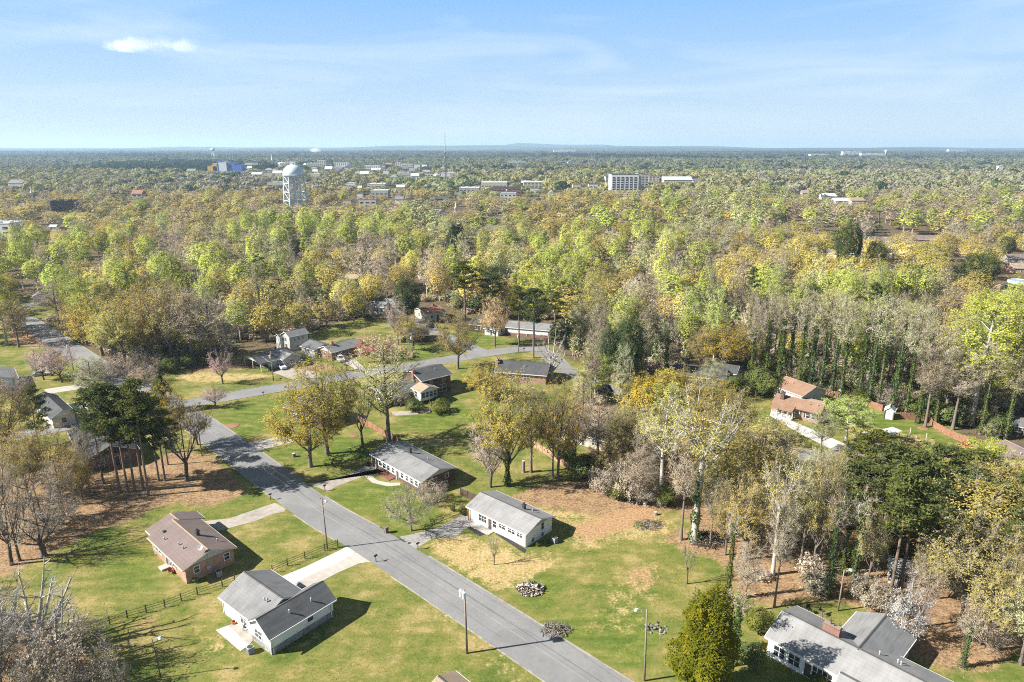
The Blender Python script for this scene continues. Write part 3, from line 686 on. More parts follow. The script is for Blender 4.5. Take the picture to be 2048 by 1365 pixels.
TL = [
# lower left
('w',75,1135,215,1310,'silvery bare tree with thick leaning white limbs at the lawn edge'),
('w',-160,1120,200,1290,None),('d',-230,1050,180,1220,None),('b',-330,1100,200,1330,None),('b',-120,1190,150,1400,None),('o',-420,1180,190,1420,None),('w',-60,1210,160,1440,None),
('h',150,1255,170,1372,'grey pink twiggy thicket beside the silvery leaning tree'),
('d',8,1190,150,1395,'grey bare tree in the very corner below the silvery leaning tree'),
('w',120,1185,150,1345,None),('d',28,1130,150,1285,None),('w',2,1160,170,1335,None),('h',40,1300,140,1420,None),
('h',215,1330,90,1400,None),
('d',88,985,170,1112,'dark bare tree forked low into a wide V beside the shaded lawn'),
('d',24,945,110,1130,None),('d',40,935,80,1122,None),('d',98,930,90,1078,None),('d',10,880,110,1070,None),
('d',52,925,80,1050,None),('b',128,920,80,1035,None),('o',60,875,90,1000,None),('o',100,845,110,985,None),('o',45,850,110,960,None),
('o',12,740,130,930,None),('o',150,885,70,1010,None),('h',128,985,70,1050,None),('h',80,1020,80,1085,None),
('o',165,905,60,1000,None),('b',0,950,80,1010,None),
# pines by the dark-roofed house
('p',207,772,70,968,None),('p',240,765,95,985,None),('p',256,800,80,985,None),('p',270,780,80,982,None),('p',286,772,85,978,None),
('p',297,758,90,992,'tallest pine at the near edge of the clump, trunk standing clear on leaf litter'),
('p',318,790,70,962,None),('p',330,840,75,962,None),('p',336,815,60,930,None),
('d',374,800,120,962,'dark bare tree with a low side limb between the pines and the road'),
('y',345,760,80,905,None),('o',395,805,70,890,None),
('d',207,850,60,968,None),('b',180,845,40,985,None),
('q',78,775,75,892,'bushy young pine in front of the grey roof'),
('c',328,740,58,822,'small dark cedar behind the pine clump near the crossroads'),
('g',190,715,75,812,'pale budding tree standing between the two short drives'),
('k',124,690,85,765,None),('k',103,680,80,752,None),('k',40,738,85,825,None),('k',88,700,60,760,None),
('b',120,560,105,655,'bare multi-stemmed tree on the grass strip where the road bends away'),
('l',14,545,75,690,None),('b',38,600,60,695,None),
('h',215,715,75,757,None),('h',262,708,70,752,None),('h',310,712,60,745,None),('h',180,735,40,775,None),('s',340,712,60,745,None),('s',375,702,55,735,None),('s',425,700,60,728,None),('h',290,735,55,768,None),
('y',205,585,120,712,'broad bright yellow oak leaning over the road verge'),
('y',250,600,110,735,None),('o',300,560,110,730,None),('o',345,545,120,728,None),('b',385,570,120,730,None),('b',425,598,140,728,'round grey brown tree in bud at the lawn edge by the carport house'),
('l',190,555,75,680,'small lime green tree peeping over the yellow oak'),('o',150,600,60,690,None),
('k',446,700,56,768,'small bare rosy tree alone on the lawn by the street'),
('k',430,768,62,814,'small cherry tree with a mulch ring beside the cross street'),
('r',752,672,92,716,'rosy red flowering tree in front of the grey ranch'),
('y',655,706,155,908,'tall yellow green tree on the left of the lawn pair, crown over the street'),
('y',622,770,150,934,'gold budding tree in front of the brick house, pale trunk on the lawn'),
('g',778,676,130,885,'tall sparse yellow green tree standing in front of the white sunroom house'),
('d',726,745,80,895,'thin dark bare tree at the end of the wooden fence'),
('o',916,612,95,738,'rounded tan budding tree on the corner of the side street'),
('o',827,622,75,700,'tan budding tree beside the utility pole at the side street'),('k',797,600,50,690,None),
('a',990,592,62,690,'orange tan tree beside the lamp post'),
('p',1038,570,58,694,None),('p',1067,575,64,716,None),('p',1110,582,50,670,None),('p',930,520,70,640,None),('e',1000,522,80,600,None),('e',815,548,70,645,None),
('l',1068,540,75,690,None),('y',1190,538,85,670,'bright yellow round oak above the wood'),
('w',1102,655,75,756,'silver pink bare tree on the bend of the street'),
('d',693,700,50,742,None),
('y',1015,735,135,972,'tall gold tree with ivy on its trunk behind the brick ranch'),
('y',975,728,90,800,None),('y',960,735,60,790,None),
('g',1062,770,80,945,None),('o',1116,745,105,960,'grey budding tree standing left of the pale fence'),
('b',1105,800,60,955,None),('b',1275,905,80,1010,None),
('k',981,840,105,975,'pinkish bare tree standing behind the white ranch'),
('n',823,965,112,1062,'round bare grey tree on the front lawn beside the road'),
('d',988,1055,34,1130,'thin bare sapling on the dry front lawn'),
('l',1190,712,80,805,'lime green tree on the bend in front of the dark roof'),('e',1205,765,60,800,None),
('t',1388,755,210,1082,'giant white limbed poplar with one ivied stem at the lot corner'),
('b',1362,860,90,1080,None),
('t',1320,800,140,1010,None),
('y',1415,755,140,900,'bright gold tree behind the giant white limbed poplar'),('y',1465,775,90,885,None),('l',1330,770,80,870,None),
('o',1530,822,150,960,'broad tan budding tree beside the concrete lane'),
('o',1150,800,80,915,None),('b',1195,800,90,930,None),('o',1245,810,80,930,None),('o',1215,860,80,960,None),('b',1290,840,80,985,None),
('s',1170,905,90,955,None),('h',1215,930,80,985,None),('h',1265,925,90,1000,None),('s',1130,880,60,925,None),('w',1290,960,70,1010,None),('s',1330,960,60,1010,None),('s',1240,960,60,1000,None),('h',1310,920,70,985,None),
('d',1374,1055,44,1168,'thin grey dead snag alone on the vacant lot'),
('o',1490,925,120,1120,None),('t',1545,900,110,1150,None),('g',1600,905,85,1135,None),('o',1625,880,80,1145,None),('o',1570,960,80,1110,None),('b',1548,985,70,1215,None),
('i',1455,1020,44,1200,'dark ivy covered snag behind the big magnolia'),
('i',1655,985,58,1195,None),('i',1707,985,52,1160,None),('i',1684,1005,40,1150,None),
('b',1488,1080,70,1225,None),('g',1520,960,85,1090,None),('g',1640,900,70,1120,None),('o',1450,960,75,1110,None),('b',1420,950,60,1090,None),('o',1735,1000,70,1170,None),
('p',1725,858,105,1035,'lone pine standing forward of the gravel turning circle'),
('q',1690,925,100,1060,None),('q',1805,895,120,1050,None),('q',1860,888,120,1040,None),('p',1780,930,120,1190,None),('p',1800,960,110,1175,None),('q',1930,945,130,1080,None),('q',1850,960,130,1110,None),('q',1975,965,95,1075,None),('q',1755,985,110,1120,None),
('o',1925,1030,190,1240,'wide ochre oak behind the white blossom'),('o',2020,1040,130,1230,None),('o',1860,1060,90,1200,None),('o',1995,1120,130,1300,None),('g',2040,1170,100,1330,None),('o',2040,1090,90,1260,None),
('l',1962,885,105,965,'fluffy lime green tree on the lawn by the tan roof'),
('m',1408,1140,172,1395,'big glossy yellow green magnolia beside the grey roofed house'),
('i',1470,1180,62,1300,None),
('f',1808,1172,86,1288,'white blossoming tree at the back corner of the grey roofed house'),
('i',1925,1235,46,1335,'short ivy column on the leaf litter beyond the house'),
('s',1515,1215,80,1262,None),('h',1735,1150,70,1215,None),('b',1840,1120,80,1255,None),('h',1960,1200,90,1290,None),('s',1500,1285,80,1330,None),('s',1640,1345,40,1372,None),
('l',1690,800,105,892,'pale lime tree in front of the brown roofed house'),('g',1640,820,60,905,None),
('l',1942,595,140,850,'brightest lime green poplar towering over the red fence'),('l',2020,600,110,840,None),
('e',1255,615,85,768,'dark dense evergreen clump at the edge of the wood'),('e',1218,640,60,765,None),('i',1330,640,40,760,None),
('y',1445,640,100,745,'gold oak in front of the dark ivied trunks'),('o',1400,650,60,740,None),
('s',1525,730,90,790,None),('s',1480,745,80,785,None),('s',1845,790,90,835,None),('s',1900,800,80,850,None),('h',1780,770,60,815,None),('s',1990,820,70,870,None),('s',1720,775,70,805,None),
('i',1595,600,42,790,None),('v',1640,572,60,780,None),('i',1575,590,46,770,None),('v',1680,590,60,800,None),('i',1715,610,44,805,None),('v',1755,585,62,815,None),('i',1620,610,44,775,None),('v',1810,600,60,835,None),('v',1870,640,60,850,None),('b',1850,680,80,855,None),('v',1960,680,60,870,None),('b',1905,690,90,860,None),('v',2010,700,60,880,None),
('s',925,1010,28,1030,'small round green bush alone on the front lawn'),('h',865,965,60,1005,None),('s',905,1008,16,1022,None),
('s',880,800,60,825,None),('s',830,795,50,822,None),('s',1280,800,60,830,None),
('e',1690,430,70,560,None),('c',915,440,75,520,'tall dark spruce in front of the lilac houses'),
('e',1950,490,85,600,'dark round evergreen by the far right houses'),('e',1745,470,50,560,None),('e',1615,560,90,650,None),
('s',2010,600,40,640,None),('h',1925,575,80,640,None),
('h',800,775,40,808,None),
('o',1372,738,70,792,None),('g',1425,722,60,802,None),('i',1528,600,44,772,None),('i',1556,612,50,776,None),('i',1662,605,46,792,None),('i',1736,604,50,812,None),('i',1784,612,46,824,None),('i',1836,650,50,846,None),('i',1500,640,44,772,None),('e',1418,508,46,565,None),('e',1205,515,40,560,None),('e',590,470,40,520,None),('p',985,545,60,640,None),('e',1560,420,44,470,None),('e',2010,465,40,520,None),('e',800,470,40,520,None),
]
for a in TL:
    plant_px(*a[:5], label=a[5], ivy=(a[0] == 't' and a[2] in (755, 735)) or a[1] == 1015)
N_LISTED = len(TREES)
SEEDS = '''50,480 lllo|150,480 lllb|250,470 bbbk|350,480 bbbg|450,480 ggbbl|550,450 lllll|700,440 lllll|800,450 lllo|850,450 gg|600,500 bbbbv|700,500 bbbbb|800,490 bbbb|900,470 eggb
130,540 kkbbo|300,530 yyll|250,600 yyyyo|200,560 lllo|330,600 oooo|420,620 bbo|480,540 lllo|560,530 llll|640,540 oebl|600,620 vvvbb|690,620 yyyo|500,620 vvbbl
720,540 kkbb|780,560 ookb|850,530 ooob|820,600 eok|960,540 eelo|1060,570 llll|1190,560 yyyb|1100,500 lllgg|1000,500 ggo|1150,440 oool|1250,430 oollb|1300,470 gggbl|1400,470 ggbb|1300,540 ggbbb|1400,560 bbbg
1250,650 ggbv|1150,650 bbgg|1350,640 ggobb|1450,660 yobb|1550,640 vvvbbg|1650,650 vvvgg|1750,650 gggvvl|1850,660 bbgv|1950,650 llll|2030,650 llg|1600,580 lllog|1750,570 lllgg|1870,600 oob|1500,500 oobb|1620,480 yyo|1700,500 yyy
1800,520 ooeb|1850,480 oooy|1960,490 oooye|1700,440 eeb|1600,430 gbb|1500,400 ggb|1700,400 bbbk|1900,420 bbbk|2000,380 bbbb|1800,350 bbbb|1600,360 gggo|1200,400 ooob|1100,400 ooobg|1000,400 bbog|900,400 obbg|750,400 obbk|650,400 oobb
500,400 ooob|400,400 ooob|300,400 oobbg|200,380 oobbg|100,430 oooob|50,400 ooobb|1200,850 bboo|1300,850 ooby|1400,830 yyo|1550,900 oob|1450,1000 bbog|1550,1050 bbyo|1650,1050 pvbi|1800,1000 pqq|1950,1020 qqo|1950,1130 ooob
50,950 bbbo|100,900 oobd|40,800 okb|200,330 obgbe|600,335 obbge|1000,335 obgbe|1400,335 obggb|1900,335 bbbbe|200,305 geg|1000,305 geb|1700,305 bbe'''
SD = []
for s in SEEDS.replace('\n', '|').split('|'):
    a, b = s.split(); x, y = a.split(','); SD.append((float(x), float(y), b))
SDX = np.array([(s[0], s[1]*2.2) for s in SD])
def species(px, py, rnd):
    d = ((SDX-np.array([px+rnd.gauss(0, 18), (py+rnd.gauss(0, 5))*2.2]))**2).sum(1)
    return rnd.choice(SD[int(d.argmin())][2])
# --- where trees may not stand
CLEAR_PX = [
 [(0,640),(30,610),(90,640),(180,700),(310,770),(240,780),(120,700),(60,670)],
 [(830,625),(905,625),(1080,660),(1115,690),(1060,730),(900,720),(640,740),(600,700),(820,660)],
 [(960,700),(1080,735),(1100,690),(1160,730),(1300,790),(1250,800),(1100,765)],
 [(460,690),(740,665),(840,690),(760,760),(480,770)],
 [(2005,520),(2100,515),(2100,640),(1960,630),(1960,585)],
 [(1500,765),(1640,785),(1790,812),(1890,838),(1960,890),(1960,960),(1640,900),(1500,840)],
 [(1350,735),(1480,735),(1480,775),(1350,775)],
 [(70,585),(200,590),(200,625),(60,640)],
 [(745,605),(900,605),(900,650),(745,640)],[(955,640),(1115,640),(1115,690),(955,680)],
 [(1740,470),(1870,470),(1870,510),(1740,510)], [(1650,500),(1700,500),(1700,520),(1650,520)],
]
CLEAR = [wpoly(p) for p in CLEAR_PX]
# ------------------------------------------------------------------ houses
LAND = []      # (name phrase, X, Y) landmarks for labels
FOOT = []      # footprints kept clear of trees
class House:
    """local x runs from the far-left corner to the near corner, local y from the near corner along the other side"""
    def __init__(s, name, label, loc, ang, cat='house', group=None):
        s.e = empty(name, (loc[0], loc[1], 0), ang, label, cat, group); s.roofs = []
        s.loc = Vector((loc[0], loc[1], 0)); s.ang = ang
    def block(s, x0, x1, y0, y1, h, rise, axis, wall, roof, gable=None, ov=.45, z0=0.0, base=None, baseh=0.0, ridge_off=0.0, trim='white', thick=.16):
        """walls with gable ends and a two-slope roof whose ridge runs along the axis"""
        mb = MB(); zb = z0+baseh
        if axis == 'x': a0, a1, u0, u1 = x0, x1, y0, y1
        else: a0, a1, u0, u1 = y0, y1, x0, x1
        um = (u0+u1)/2+ridge_off; hw = (u1-u0)/2
        mb.prism([(u0, zb), (u1, zb), (u1, h), (u0, h)], a0, a1, axis)
        mb.build('wall', M[wall], s.e)
        g = MB(); g.prism([(u0+.02, h), (u1-.02, h), (um, h+rise-.02)], a0+.02, a1-.02, axis); g.build('gable', M[gable or wall], s.e)
        if baseh:
            b = MB(); b.bx(x0+.04, x1-.04, y0+.04, y1-.04, z0-.6, zb); b.build('foundation', M[base or 'stone'], s.e)
        else:
            b = MB(); b.bx(x0+.03, x1-.03, y0+.03, y1-.03, z0-.5, zb+.001); b.build('foundation', M['stone'], s.e)
        sl0 = rise/(um-u0); sl1 = rise/(u1-um); t = thick
        e0, e1 = h-sl0*ov, h-sl1*ov
        r = MB(); q = a0-ov*.8, a1+ov*.8
        r.prism([(u0-ov, e0+.02), (um, h+rise+.02), (u1+ov, e1+.02), (u1+ov, e1+t), (um, h+rise+t), (u0-ov, e0+t)], q[0], q[1], axis)
        ro = r.build('roof', M[roof], s.e); s.roofs.append(ro)
        cap = MB(); cap.prism([(um-.16, h+rise+t-.16*sl0+.012), (um, h+rise+t+.03), (um+.16, h+rise+t-.16*sl1+.012)], q[0]+.01, q[1]-.01, axis)
        cap.build('ridge_cap', M['roof_dark' if roof not in ('roof_brown', 'roof_rust') else 'roof_tan'], ro)
        for u, ee, sg in ((u0-ov, e0, -1), (u1+ov, e1, 1)):
            f = MB(); p = [(u+sg*.002, ee-.06), (u+sg*.1, ee-.06), (u+sg*.1, ee+t*.8), (u+sg*.002, ee+t*.8)]
            f.prism(p, q[0], q[1], axis); f.build('gutter', M[trim], ro)
        for a, sg in ((q[0], -1), (q[1], 1)):
            fb = MB()
            for (ua, za), (ub, zb_) in (((u0-ov, e0), (um, h+rise)), ((um, h+rise), (u1+ov, e1))):
                fb.prism([(ua, za-.04), (ub, zb_-.04), (ub, zb_+t*.8), (ua, za+t*.8)], min(a+sg*.002, a+sg*.05), max(a+sg*.002, a+sg*.05), axis)
            fb.build('bargeboard', M[trim], ro)
        s.last = dict(a0=a0, a1=a1, u0=u0, u1=u1, um=um, h=h, rise=rise, axis=axis, t=t, ro=ro)
        c, sn = math.cos(s.ang), math.sin(s.ang)
        for xx in np.linspace(x0, x1, 5):
            for yy in np.linspace(y0, y1, 5): FOOT.append((s.loc.x+xx*c-yy*sn, s.loc.y+xx*sn+yy*c))
        return s
    def rz(s, u):
        b = s.last; k = abs(u-b['um'])/((b['um']-b['u0']) if u < b['um'] else (b['u1']-b['um']))
        return b['h']+b['rise']*(1-k)+b['t']
    def _pt(s, a, u): return (a, u) if s.last['axis'] == 'x' else (u, a)
    def vent(s, a, u, kind='pipe'):
        x, y = s._pt(a, u); z = s.rz(u); mb = MB()
        if kind == 'pipe': mb.lathe([(.09, -.1), (.09, .38), (.13, .38), (.13, .5), (.04, .56)], (x, y, z), 8); mb.build('vent_pipe', M['metal'], s.last['ro'])
        elif kind == 'box': mb.box((x, y, z+.08), (.4, .4, .2)); mb.box((x, y, z+.2), (.5, .5, .06)); mb.build('roof_vent', M['dark_metal'], s.last['ro'])
        elif kind == 'flue':
            mb.bx(x-.26, x+.26, y-.26, y+.26, z-.4, z+.75); mb.bx(x-.33, x+.33, y-.33, y+.33, z+.75, z+.85); mb.lathe([(.13, .85), (.13, 1.1), (.19, 1.1), (.19, 1.2)], (x, y, z), 8)
            mb.build('flue', M['dark_metal'], s.last['ro'])
    def chimney(s, x, y, top, sx=.9, sy=.7, mat='brick', z0=0.0):
        mb = MB(); mb.bx(x-sx/2, x+sx/2, y-sy/2, y+sy/2, z0, top-.25); mb.bx(x-sx/2-.07, x+sx/2+.07, y-sy/2-.07, y+sy/2+.07, top-.25, top-.1)
        mb.bx(x-sx/2+.02, x+sx/2-.02, y-sy/2+.02, y+sy/2-.02, top-.1, top); o = mb.build('chimney', M[mat], s.last['ro'])
        for d in (-.2, .2):
            p = MB(); p.lathe([(.11, 0), (.09, .3)], (x+d*(sx > sy), y+d*(sx <= sy), top), 8); p.build('chimney_pot', M['dark_metal'], o)
    def opening(s, face, pos, z, w, h, kind='window', mull=1, frame='white', shutters=None, at=None):
        """face 'x0','x1','y0','y1' of the last block (or at=plane coordinate); pos along it"""
        b = s.last; ext = {'x0': None}
        if b['axis'] == 'x': X0, X1, Y0, Y1 = b['a0'], b['a1'], b['u0'], b['u1']
        else: X0, X1, Y0, Y1 = b['u0'], b['u1'], b['a0'], b['a1']
        pl = {'x0': X0, 'x1': X1, 'y0': Y0, 'y1': Y1}[face] if at is None else at
        sg = 1 if face[1] == '1' else -1; xf = face[0] == 'x'
        def bx(mb, a0, a1, d0, d1, z0, z1):
            lo, hi = sorted((pl+sg*d0, pl+sg*d1))
            if xf: mb.bx(lo, hi, a0, a1, z0, z1)
            else: mb.bx(a0, a1, lo, hi, z0, z1)
        f = MB(); t = .09
        bx(f, pos-w/2, pos+w/2, .003, .07, z+h-t, z+h)
        bx(f, pos-w/2, pos-w/2+t, .003, .07, z+.001, z+h-t); bx(f, pos+w/2-t, pos+w/2, .003, .07, z+.001, z+h-t)
        if kind == 'window':
            bx(f, pos-w/2-.05, pos+w/2+.05, .003, .11, z-.06, z)
            bx(f, pos-w/2+t, pos+w/2-t, .006, .055, z+h*.47, z+h*.47+.06)
            for k in range(1, mull): x = pos-w/2+w*k/mull; bx(f, x-.04, x+.04, .006, .06, z+.001, z+h-t)
            o = f.build('window', M[frame], s.e); g = MB(); bx(g, pos-w/2+t, pos+w/2-t, .002, .03, z+.002, z+h-t); g.build('pane', M['glass'], o)
        elif kind == 'door':
            o = f.build('door', M[frame], s.e); g = MB(); bx(g, pos-w/2+t, pos+w/2-t, .002, .04, z+.002, z+h-t); g.build('door_leaf', M['dark_wood'], o)
            k = MB(); bx(k, pos+w/2-t-.14, pos+w/2-t-.07, .041, .09, z+.95, z+1.05); k.build('handle', M['metal'], o)
        elif kind == 'garage':
            o = f.build('garage_door', M[frame], s.e); g = MB()
            for q in range(4): bx(g, pos-w/2+t, pos+w/2-t, .002, .035+.01*(q % 2), z+.002+q*(h-t)/4, z+(q+1)*(h-t)/4-.02)
            g.build('door_panel', M['white'], o)
        if shutters:
            for d in (-1, 1):
                q = MB(); c = pos+d*(w/2+.2); bx(q, c-.17, c+.17, .003, .05, z, z+h); q.build('shutter', M[shutters], s.e)
    def post(s, x, y, z0, z1, r=.09, mat='white', name='porch_post'):
        mb = MB(); mb.bx(x-r, x+r, y-r, y+r, z0, z1); mb.bx(x-r*1.4, x+r*1.4, y-r*1.4, y+r*1.4, z0, z0+.12); mb.build(name, M[mat], s.e)
    def slab(s, name, x0, x1, y0, y1, z0, z1, mat):
        mb = MB(); mb.bx(x0, x1, y0, y1, z0, z1); return mb.build(name, M[mat], s.e)
    def downspout(s, x, y, z1):
        mb = MB(); mb.bx(x-.05, x+.05, y-.05, y+.05, .05, z1); mb.build('downspout', M['white'], s.e)
def frame3(A, B, C, z):
    """eave corners in the photograph: near A, far-left B, far-right C -> origin (B's wall corner), angle, size along x, size along y"""
    a, b, c = P(*A, z), P(*B, z), P(*C, z)
    d = (a-b); ang = math.atan2(d.y, d.x); L = math.hypot(d.x, d.y)
    n = Vector((-math.sin(ang), math.cos(ang), 0)); W = (c-a).dot(n)
    return Vector((b.x, b.y, 0)), ang, L, W
OV = .45
def house3(name, label, A, B, C, z, land=None, **kw):
    o, ang, L, W = frame3(A, B, C, z-.1)
    ux = Vector((math.cos(ang), math.sin(ang), 0)); uy = Vector((-ux.y, ux.x, 0))
    o2 = o+ux*OV+uy*OV; h = House(name, label, o2, ang, **kw); h.L = L-2*OV; h.W = W-2*OV
    m = o+ux*L/2+uy*W/2; LAND.append((land or name.replace('_', ' '), m.x, m.y)); return h
# 1 -- white ranch on the right of the road
h = house3('ranch_house', 'long white ranch house with pale grey roof and carport beside the dry lawn', (1053,1070), (931,1012), (1118,1036), 2.9, 'white ranch')
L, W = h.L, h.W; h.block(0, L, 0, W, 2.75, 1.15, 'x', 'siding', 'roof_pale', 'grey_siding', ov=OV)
for p, w, m in ((3.4, 2.0, 3), (6.3, 1.0, 1), (8.0, 1.7, 2), (10.2, 1.7, 2), (12.0, 1.4, 2)): 
    if p < L-.6: h.opening('y0', p, 1.35 if p > 7 else .9, w, 1.0 if p > 7 else 1.4, mull=m)
h.opening('y0', 5.2, .1, 1.0, 2.1, 'door'); h.opening('x1', W*.62, 1.5, .9, 1.3); h.opening('x1', W*.25, .35, .9, .7); h.opening('x1', W*.62, .25, .8, .8)
h.vent(L*.68, W*.64, 'flue'); h.vent(L*.8, W*.7)
for x, y in ((.05, .05), (.05, W*.35)): h.post(x, y-.3, 0, 2.6, .08, 'orange_post')
h.slab('carport_shade_slab', -.02, .9, .5, W*.6, .1, 2.3, 'dark_wood'); h.downspout(L-.1, -.1, 2.6)  # solid dark slab in the wall, coloured as the shade inside the carport
h.slab('porch', 1.8, 6.2, -1.6, -.02, .0, .12, 'concrete')
# 2 -- brick ranch
h = house3('brick_ranch_house', 'red brick ranch house with grey roof, white window strip and basement windows', (843,965), (738,907), (921,938), 3.0, 'brick ranch')
L, W = h.L, h.W; h.block(0, L, 0, W, 2.8, 1.2, 'x', 'dark_brick', 'roof_grey', 'beige', ov=OV)
h.slab('panel', 2.2, L-1.0, -.06, -.004, .9, 2.55, 'white')
for k in range(9):
    p = 2.9+k*(L-4.6)/8
    if k == 4: h.opening('y0', p, .1, 1.0, 2.1, 'door', at=-.06)
    else: h.opening('y0', p, 1.15, 1.0, 1.25, at=-.06)
h.opening('x1', W*.35, 1.3, 1.6, 1.1, mull=2); h.opening('x1', W*.75, 1.4, 1.0, 1.0); h.opening('x1', W*.72, .05, .9, .75)
h.vent(L*.42, W*.56, 'flue'); h.vent(L*.7, W*.68); h.post(.1, -.2, 0, 2.6, .08); h.post(1.6, -.2, 0, 2.6, .08)
h.slab('carport_shade_slab', -.02, 1.6, .4, W*.7, .1, 2.3, 'dark_wood')  # no real hollow: carport shade painted as a dark slab
h.slab('porch', 4, 8, -1.5, -.07, 0, .14, 'brick')
# 3 -- brown roofed brick house
h = house3('brown_roof_house', 'tan brick house with brown roof and satellite dish beside the rail fence', (366,1142), (282,1063), (480,1100), 2.9, 'brown roofed house')
L, W = h.L, h.W; h.block(2.5, L, 0, W, 2.75, 1.35, 'x', 'tan_brick', 'roof_brown', 'pale_gable', ov=OV, trim='beige')
for p in (4.2, 6.0, 11.5): h.opening('y0', p, 1.1, 1.2, 1.1, mull=2)
h.opening('y0', 8.6, .3, 1.1, 2.1, 'door'); h.opening('y0', 9.9, .6, .8, 1.7)
h.opening('x1', W*.22, 1.2, 1.0, 1.2); h.opening('x1', W*.85, 1.2, 1.0, 1.2)
h.slab('step', 8.0, 9.4, -1.3, -.02, 0, .3, 'concrete')
h.vent(L*.62, W*.62, 'flue'); h.vent(L*.25, W*.22, 'box')
for a, u in ((.38, .12), (.62, .22), (.72, .22), (.82, .85)): h.vent(L*a, W*u)
h.block(-.3, 2.44, .75, W+.75, 2.58, 1.3, 'x', 'tan_brick', 'roof_brown', 'pale_gable', ov=OV, trim='beige')
ro = h.roofs[0]; d = MB(); d.lathe([(.05, 0), (.25, .05), (.42, .16), (.40, .16), (.04, .03)], (0, 0, 0), 14); d.tube([(0, 0, .02), (.1, 0, -.5)], .025, 5)
dish = d.build('satellite_dish', M['metal'], ro); dish.location = (L-.5, W*.38, 4.75); dish.rotation_euler = (R_(35), R_(30), 0)
m = MB(); m.bx(L+.005, L+.2, W*.42, W*.5, 1.0, 1.6); m.tube([(L+.08, W*.46, 1.6), (L+.08, W*.46, 3.9)], .03, 5); m.build('electric_meter', M['metal'], h.e)
BROWN = h
# 4 -- white L-shaped house, front left
h = house3('white_l_shaped_house', 'white L shaped house with weathered grey roof on a grey stone base', (537,1280), (489,1243), (685,1204), 3.1, 'white L shaped house')
L, W = h.L, h.W
h.block(0, L, 0, W, 3.0, 1.55, 'y', 'siding', 'roof_mid', 'siding', ov=OV, base='stone', baseh=1.05)
h.opening('y0', L*.42, 1.25, 1.7, 1.35, mull=2, shutters=None); h.opening('x1', W*.62, 1.75, .8, .9, frame='dark_metal')
h.vent(W*.38, L*.78); h.vent(W*.72, L*.80); h.vent(W*.36, L*.2)
h.downspout(L+.08, .3, 2.8); h.downspout(L+.08, W-.4, 2.8)
mn = P(440,1190,3.0); c, s_ = math.cos(h.ang), math.sin(h.ang); q = mn-h.loc; lx = q.x*c+q.y*s_+OV
bk = P(555,1147,3.0)-h.loc; ly = -bk.x*s_+bk.y*c-OV
h.block(lx, 1.2, .55, ly, 2.95, 1.75, 'x', 'siding', 'roof_grey', 'siding', ov=OV)
h.opening('y0', -2.6, .9, 1.7, 1.5, mull=2); h.opening('y1', -1.6, 1.0, 1.4, 1.3, mull=2); h.opening('y1', -.2, .1, .9, 2.0, 'door'); h.opening('y1', lx+2.2, .05, 2.6, 2.1, 'garage')
for k in (0, .6): h.vent(-.75+k, ly*.36)
h.downspout(lx-.05, .5, 2.8)
LHOUSE = h
# 5 -- grey roofed house, front right
d_ = P(1645,1335,3.0)-P(1528,1272,3.0); ang = math.atan2(d_.y, d_.x)
o = P(1528,1272,3.0); ux = Vector((math.cos(ang), math.sin(ang), 0)); uy = Vector((-ux.y, ux.x, 0)); o = o+ux*OV+uy*OV
h = House('grey_roofed_house', 'white house with broad pale grey roof and wide red brick chimney', (o.x, o.y), ang); LAND.append(('grey roofed house', o.x+6, o.y-2))
rd = P(1567,1222,4.6)-o; Wm = 2*(-rd.x*math.sin(ang)+rd.y*math.cos(ang))
Wm = max(6.5, min(9, Wm)); 
h.block(0, 27, 0, Wm, 3.0, 1.5, 'x', 'siding', 'roof_pale', 'siding', ov=OV)
for p, w in ((1.6, 1.6), (3.6, 1.6), (7.2, 2.6)): h.opening('y0', p, .7, w, 1.6, mull=2 if w < 2 else 4)
h.opening('y0', 5.4, .1, 1.0, 2.1, 'door')
ch = P(1664,1262,4.8)-o; cx, cy = ch.x*math.cos(ang)+ch.y*math.sin(ang), -ch.x*math.sin(ang)+ch.y*math.cos(ang)
h.chimney(cx, Wm*.56, 5.75, 2.1, .8, 'brick'); 
for a, u in ((.43, .66), (.52, .68), (.505, .7)): h.vent(27*a, Wm*u)
rg = h.roofs[0]
e2 = P(1700,1262,4.0)-o; x2 = e2.x*math.cos(ang)+e2.y*math.sin(ang)
h.block(x2-1.0, x2+5.6, Wm*.5, Wm+5.2, 2.9, 1.55, 'y', 'grey_siding', 'roof_grey', 'siding', ov=OV)
h.opening('x1', Wm+2.6, .9, 1.4, 1.4, mull=2); h.opening('x1', Wm+4.1, .9, .9, 1.4); 
h.block(9.6, 24, -1.7, 1.2, 2.62, .75, 'x', 'siding', 'roof_pale', 'siding', ov=OV)
h.opening('y0', 11.2, .8, 1.4, 1.5, mull=2)
h.slab('deck', x2-5.2, x2-1.5, Wm+.1, Wm+3.6, .2, .45, 'dark_wood')
for k in range(4): h.post(x2-5.1+k*1.2, Wm+3.5, .45, 1.35, .05, 'dark_wood', 'deck_post')
GREY = h
# 6 -- dark house under the pines
h = house3('dark_gabled_house', 'brick house with broad dark gable shaded under the tall pines', (164,925), (134,862), (300,928), 2.9, 'dark gabled house')
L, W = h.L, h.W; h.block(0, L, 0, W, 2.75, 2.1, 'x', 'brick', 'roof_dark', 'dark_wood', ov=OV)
h.opening('x1', W*.3, 1.0, 1.4, 1.3, mull=2); h.opening('x1', W*.6, .1, 1.0, 2.1, 'door'); h.opening('x1', W*.8, 1.0, 1.2, 1.2); h.opening('y0', L*.5, 1.0, 1.4, 1.3, mull=2); h.vent(L*.4, W*.4, 'flue'); h.vent(L*.6, W*.3)
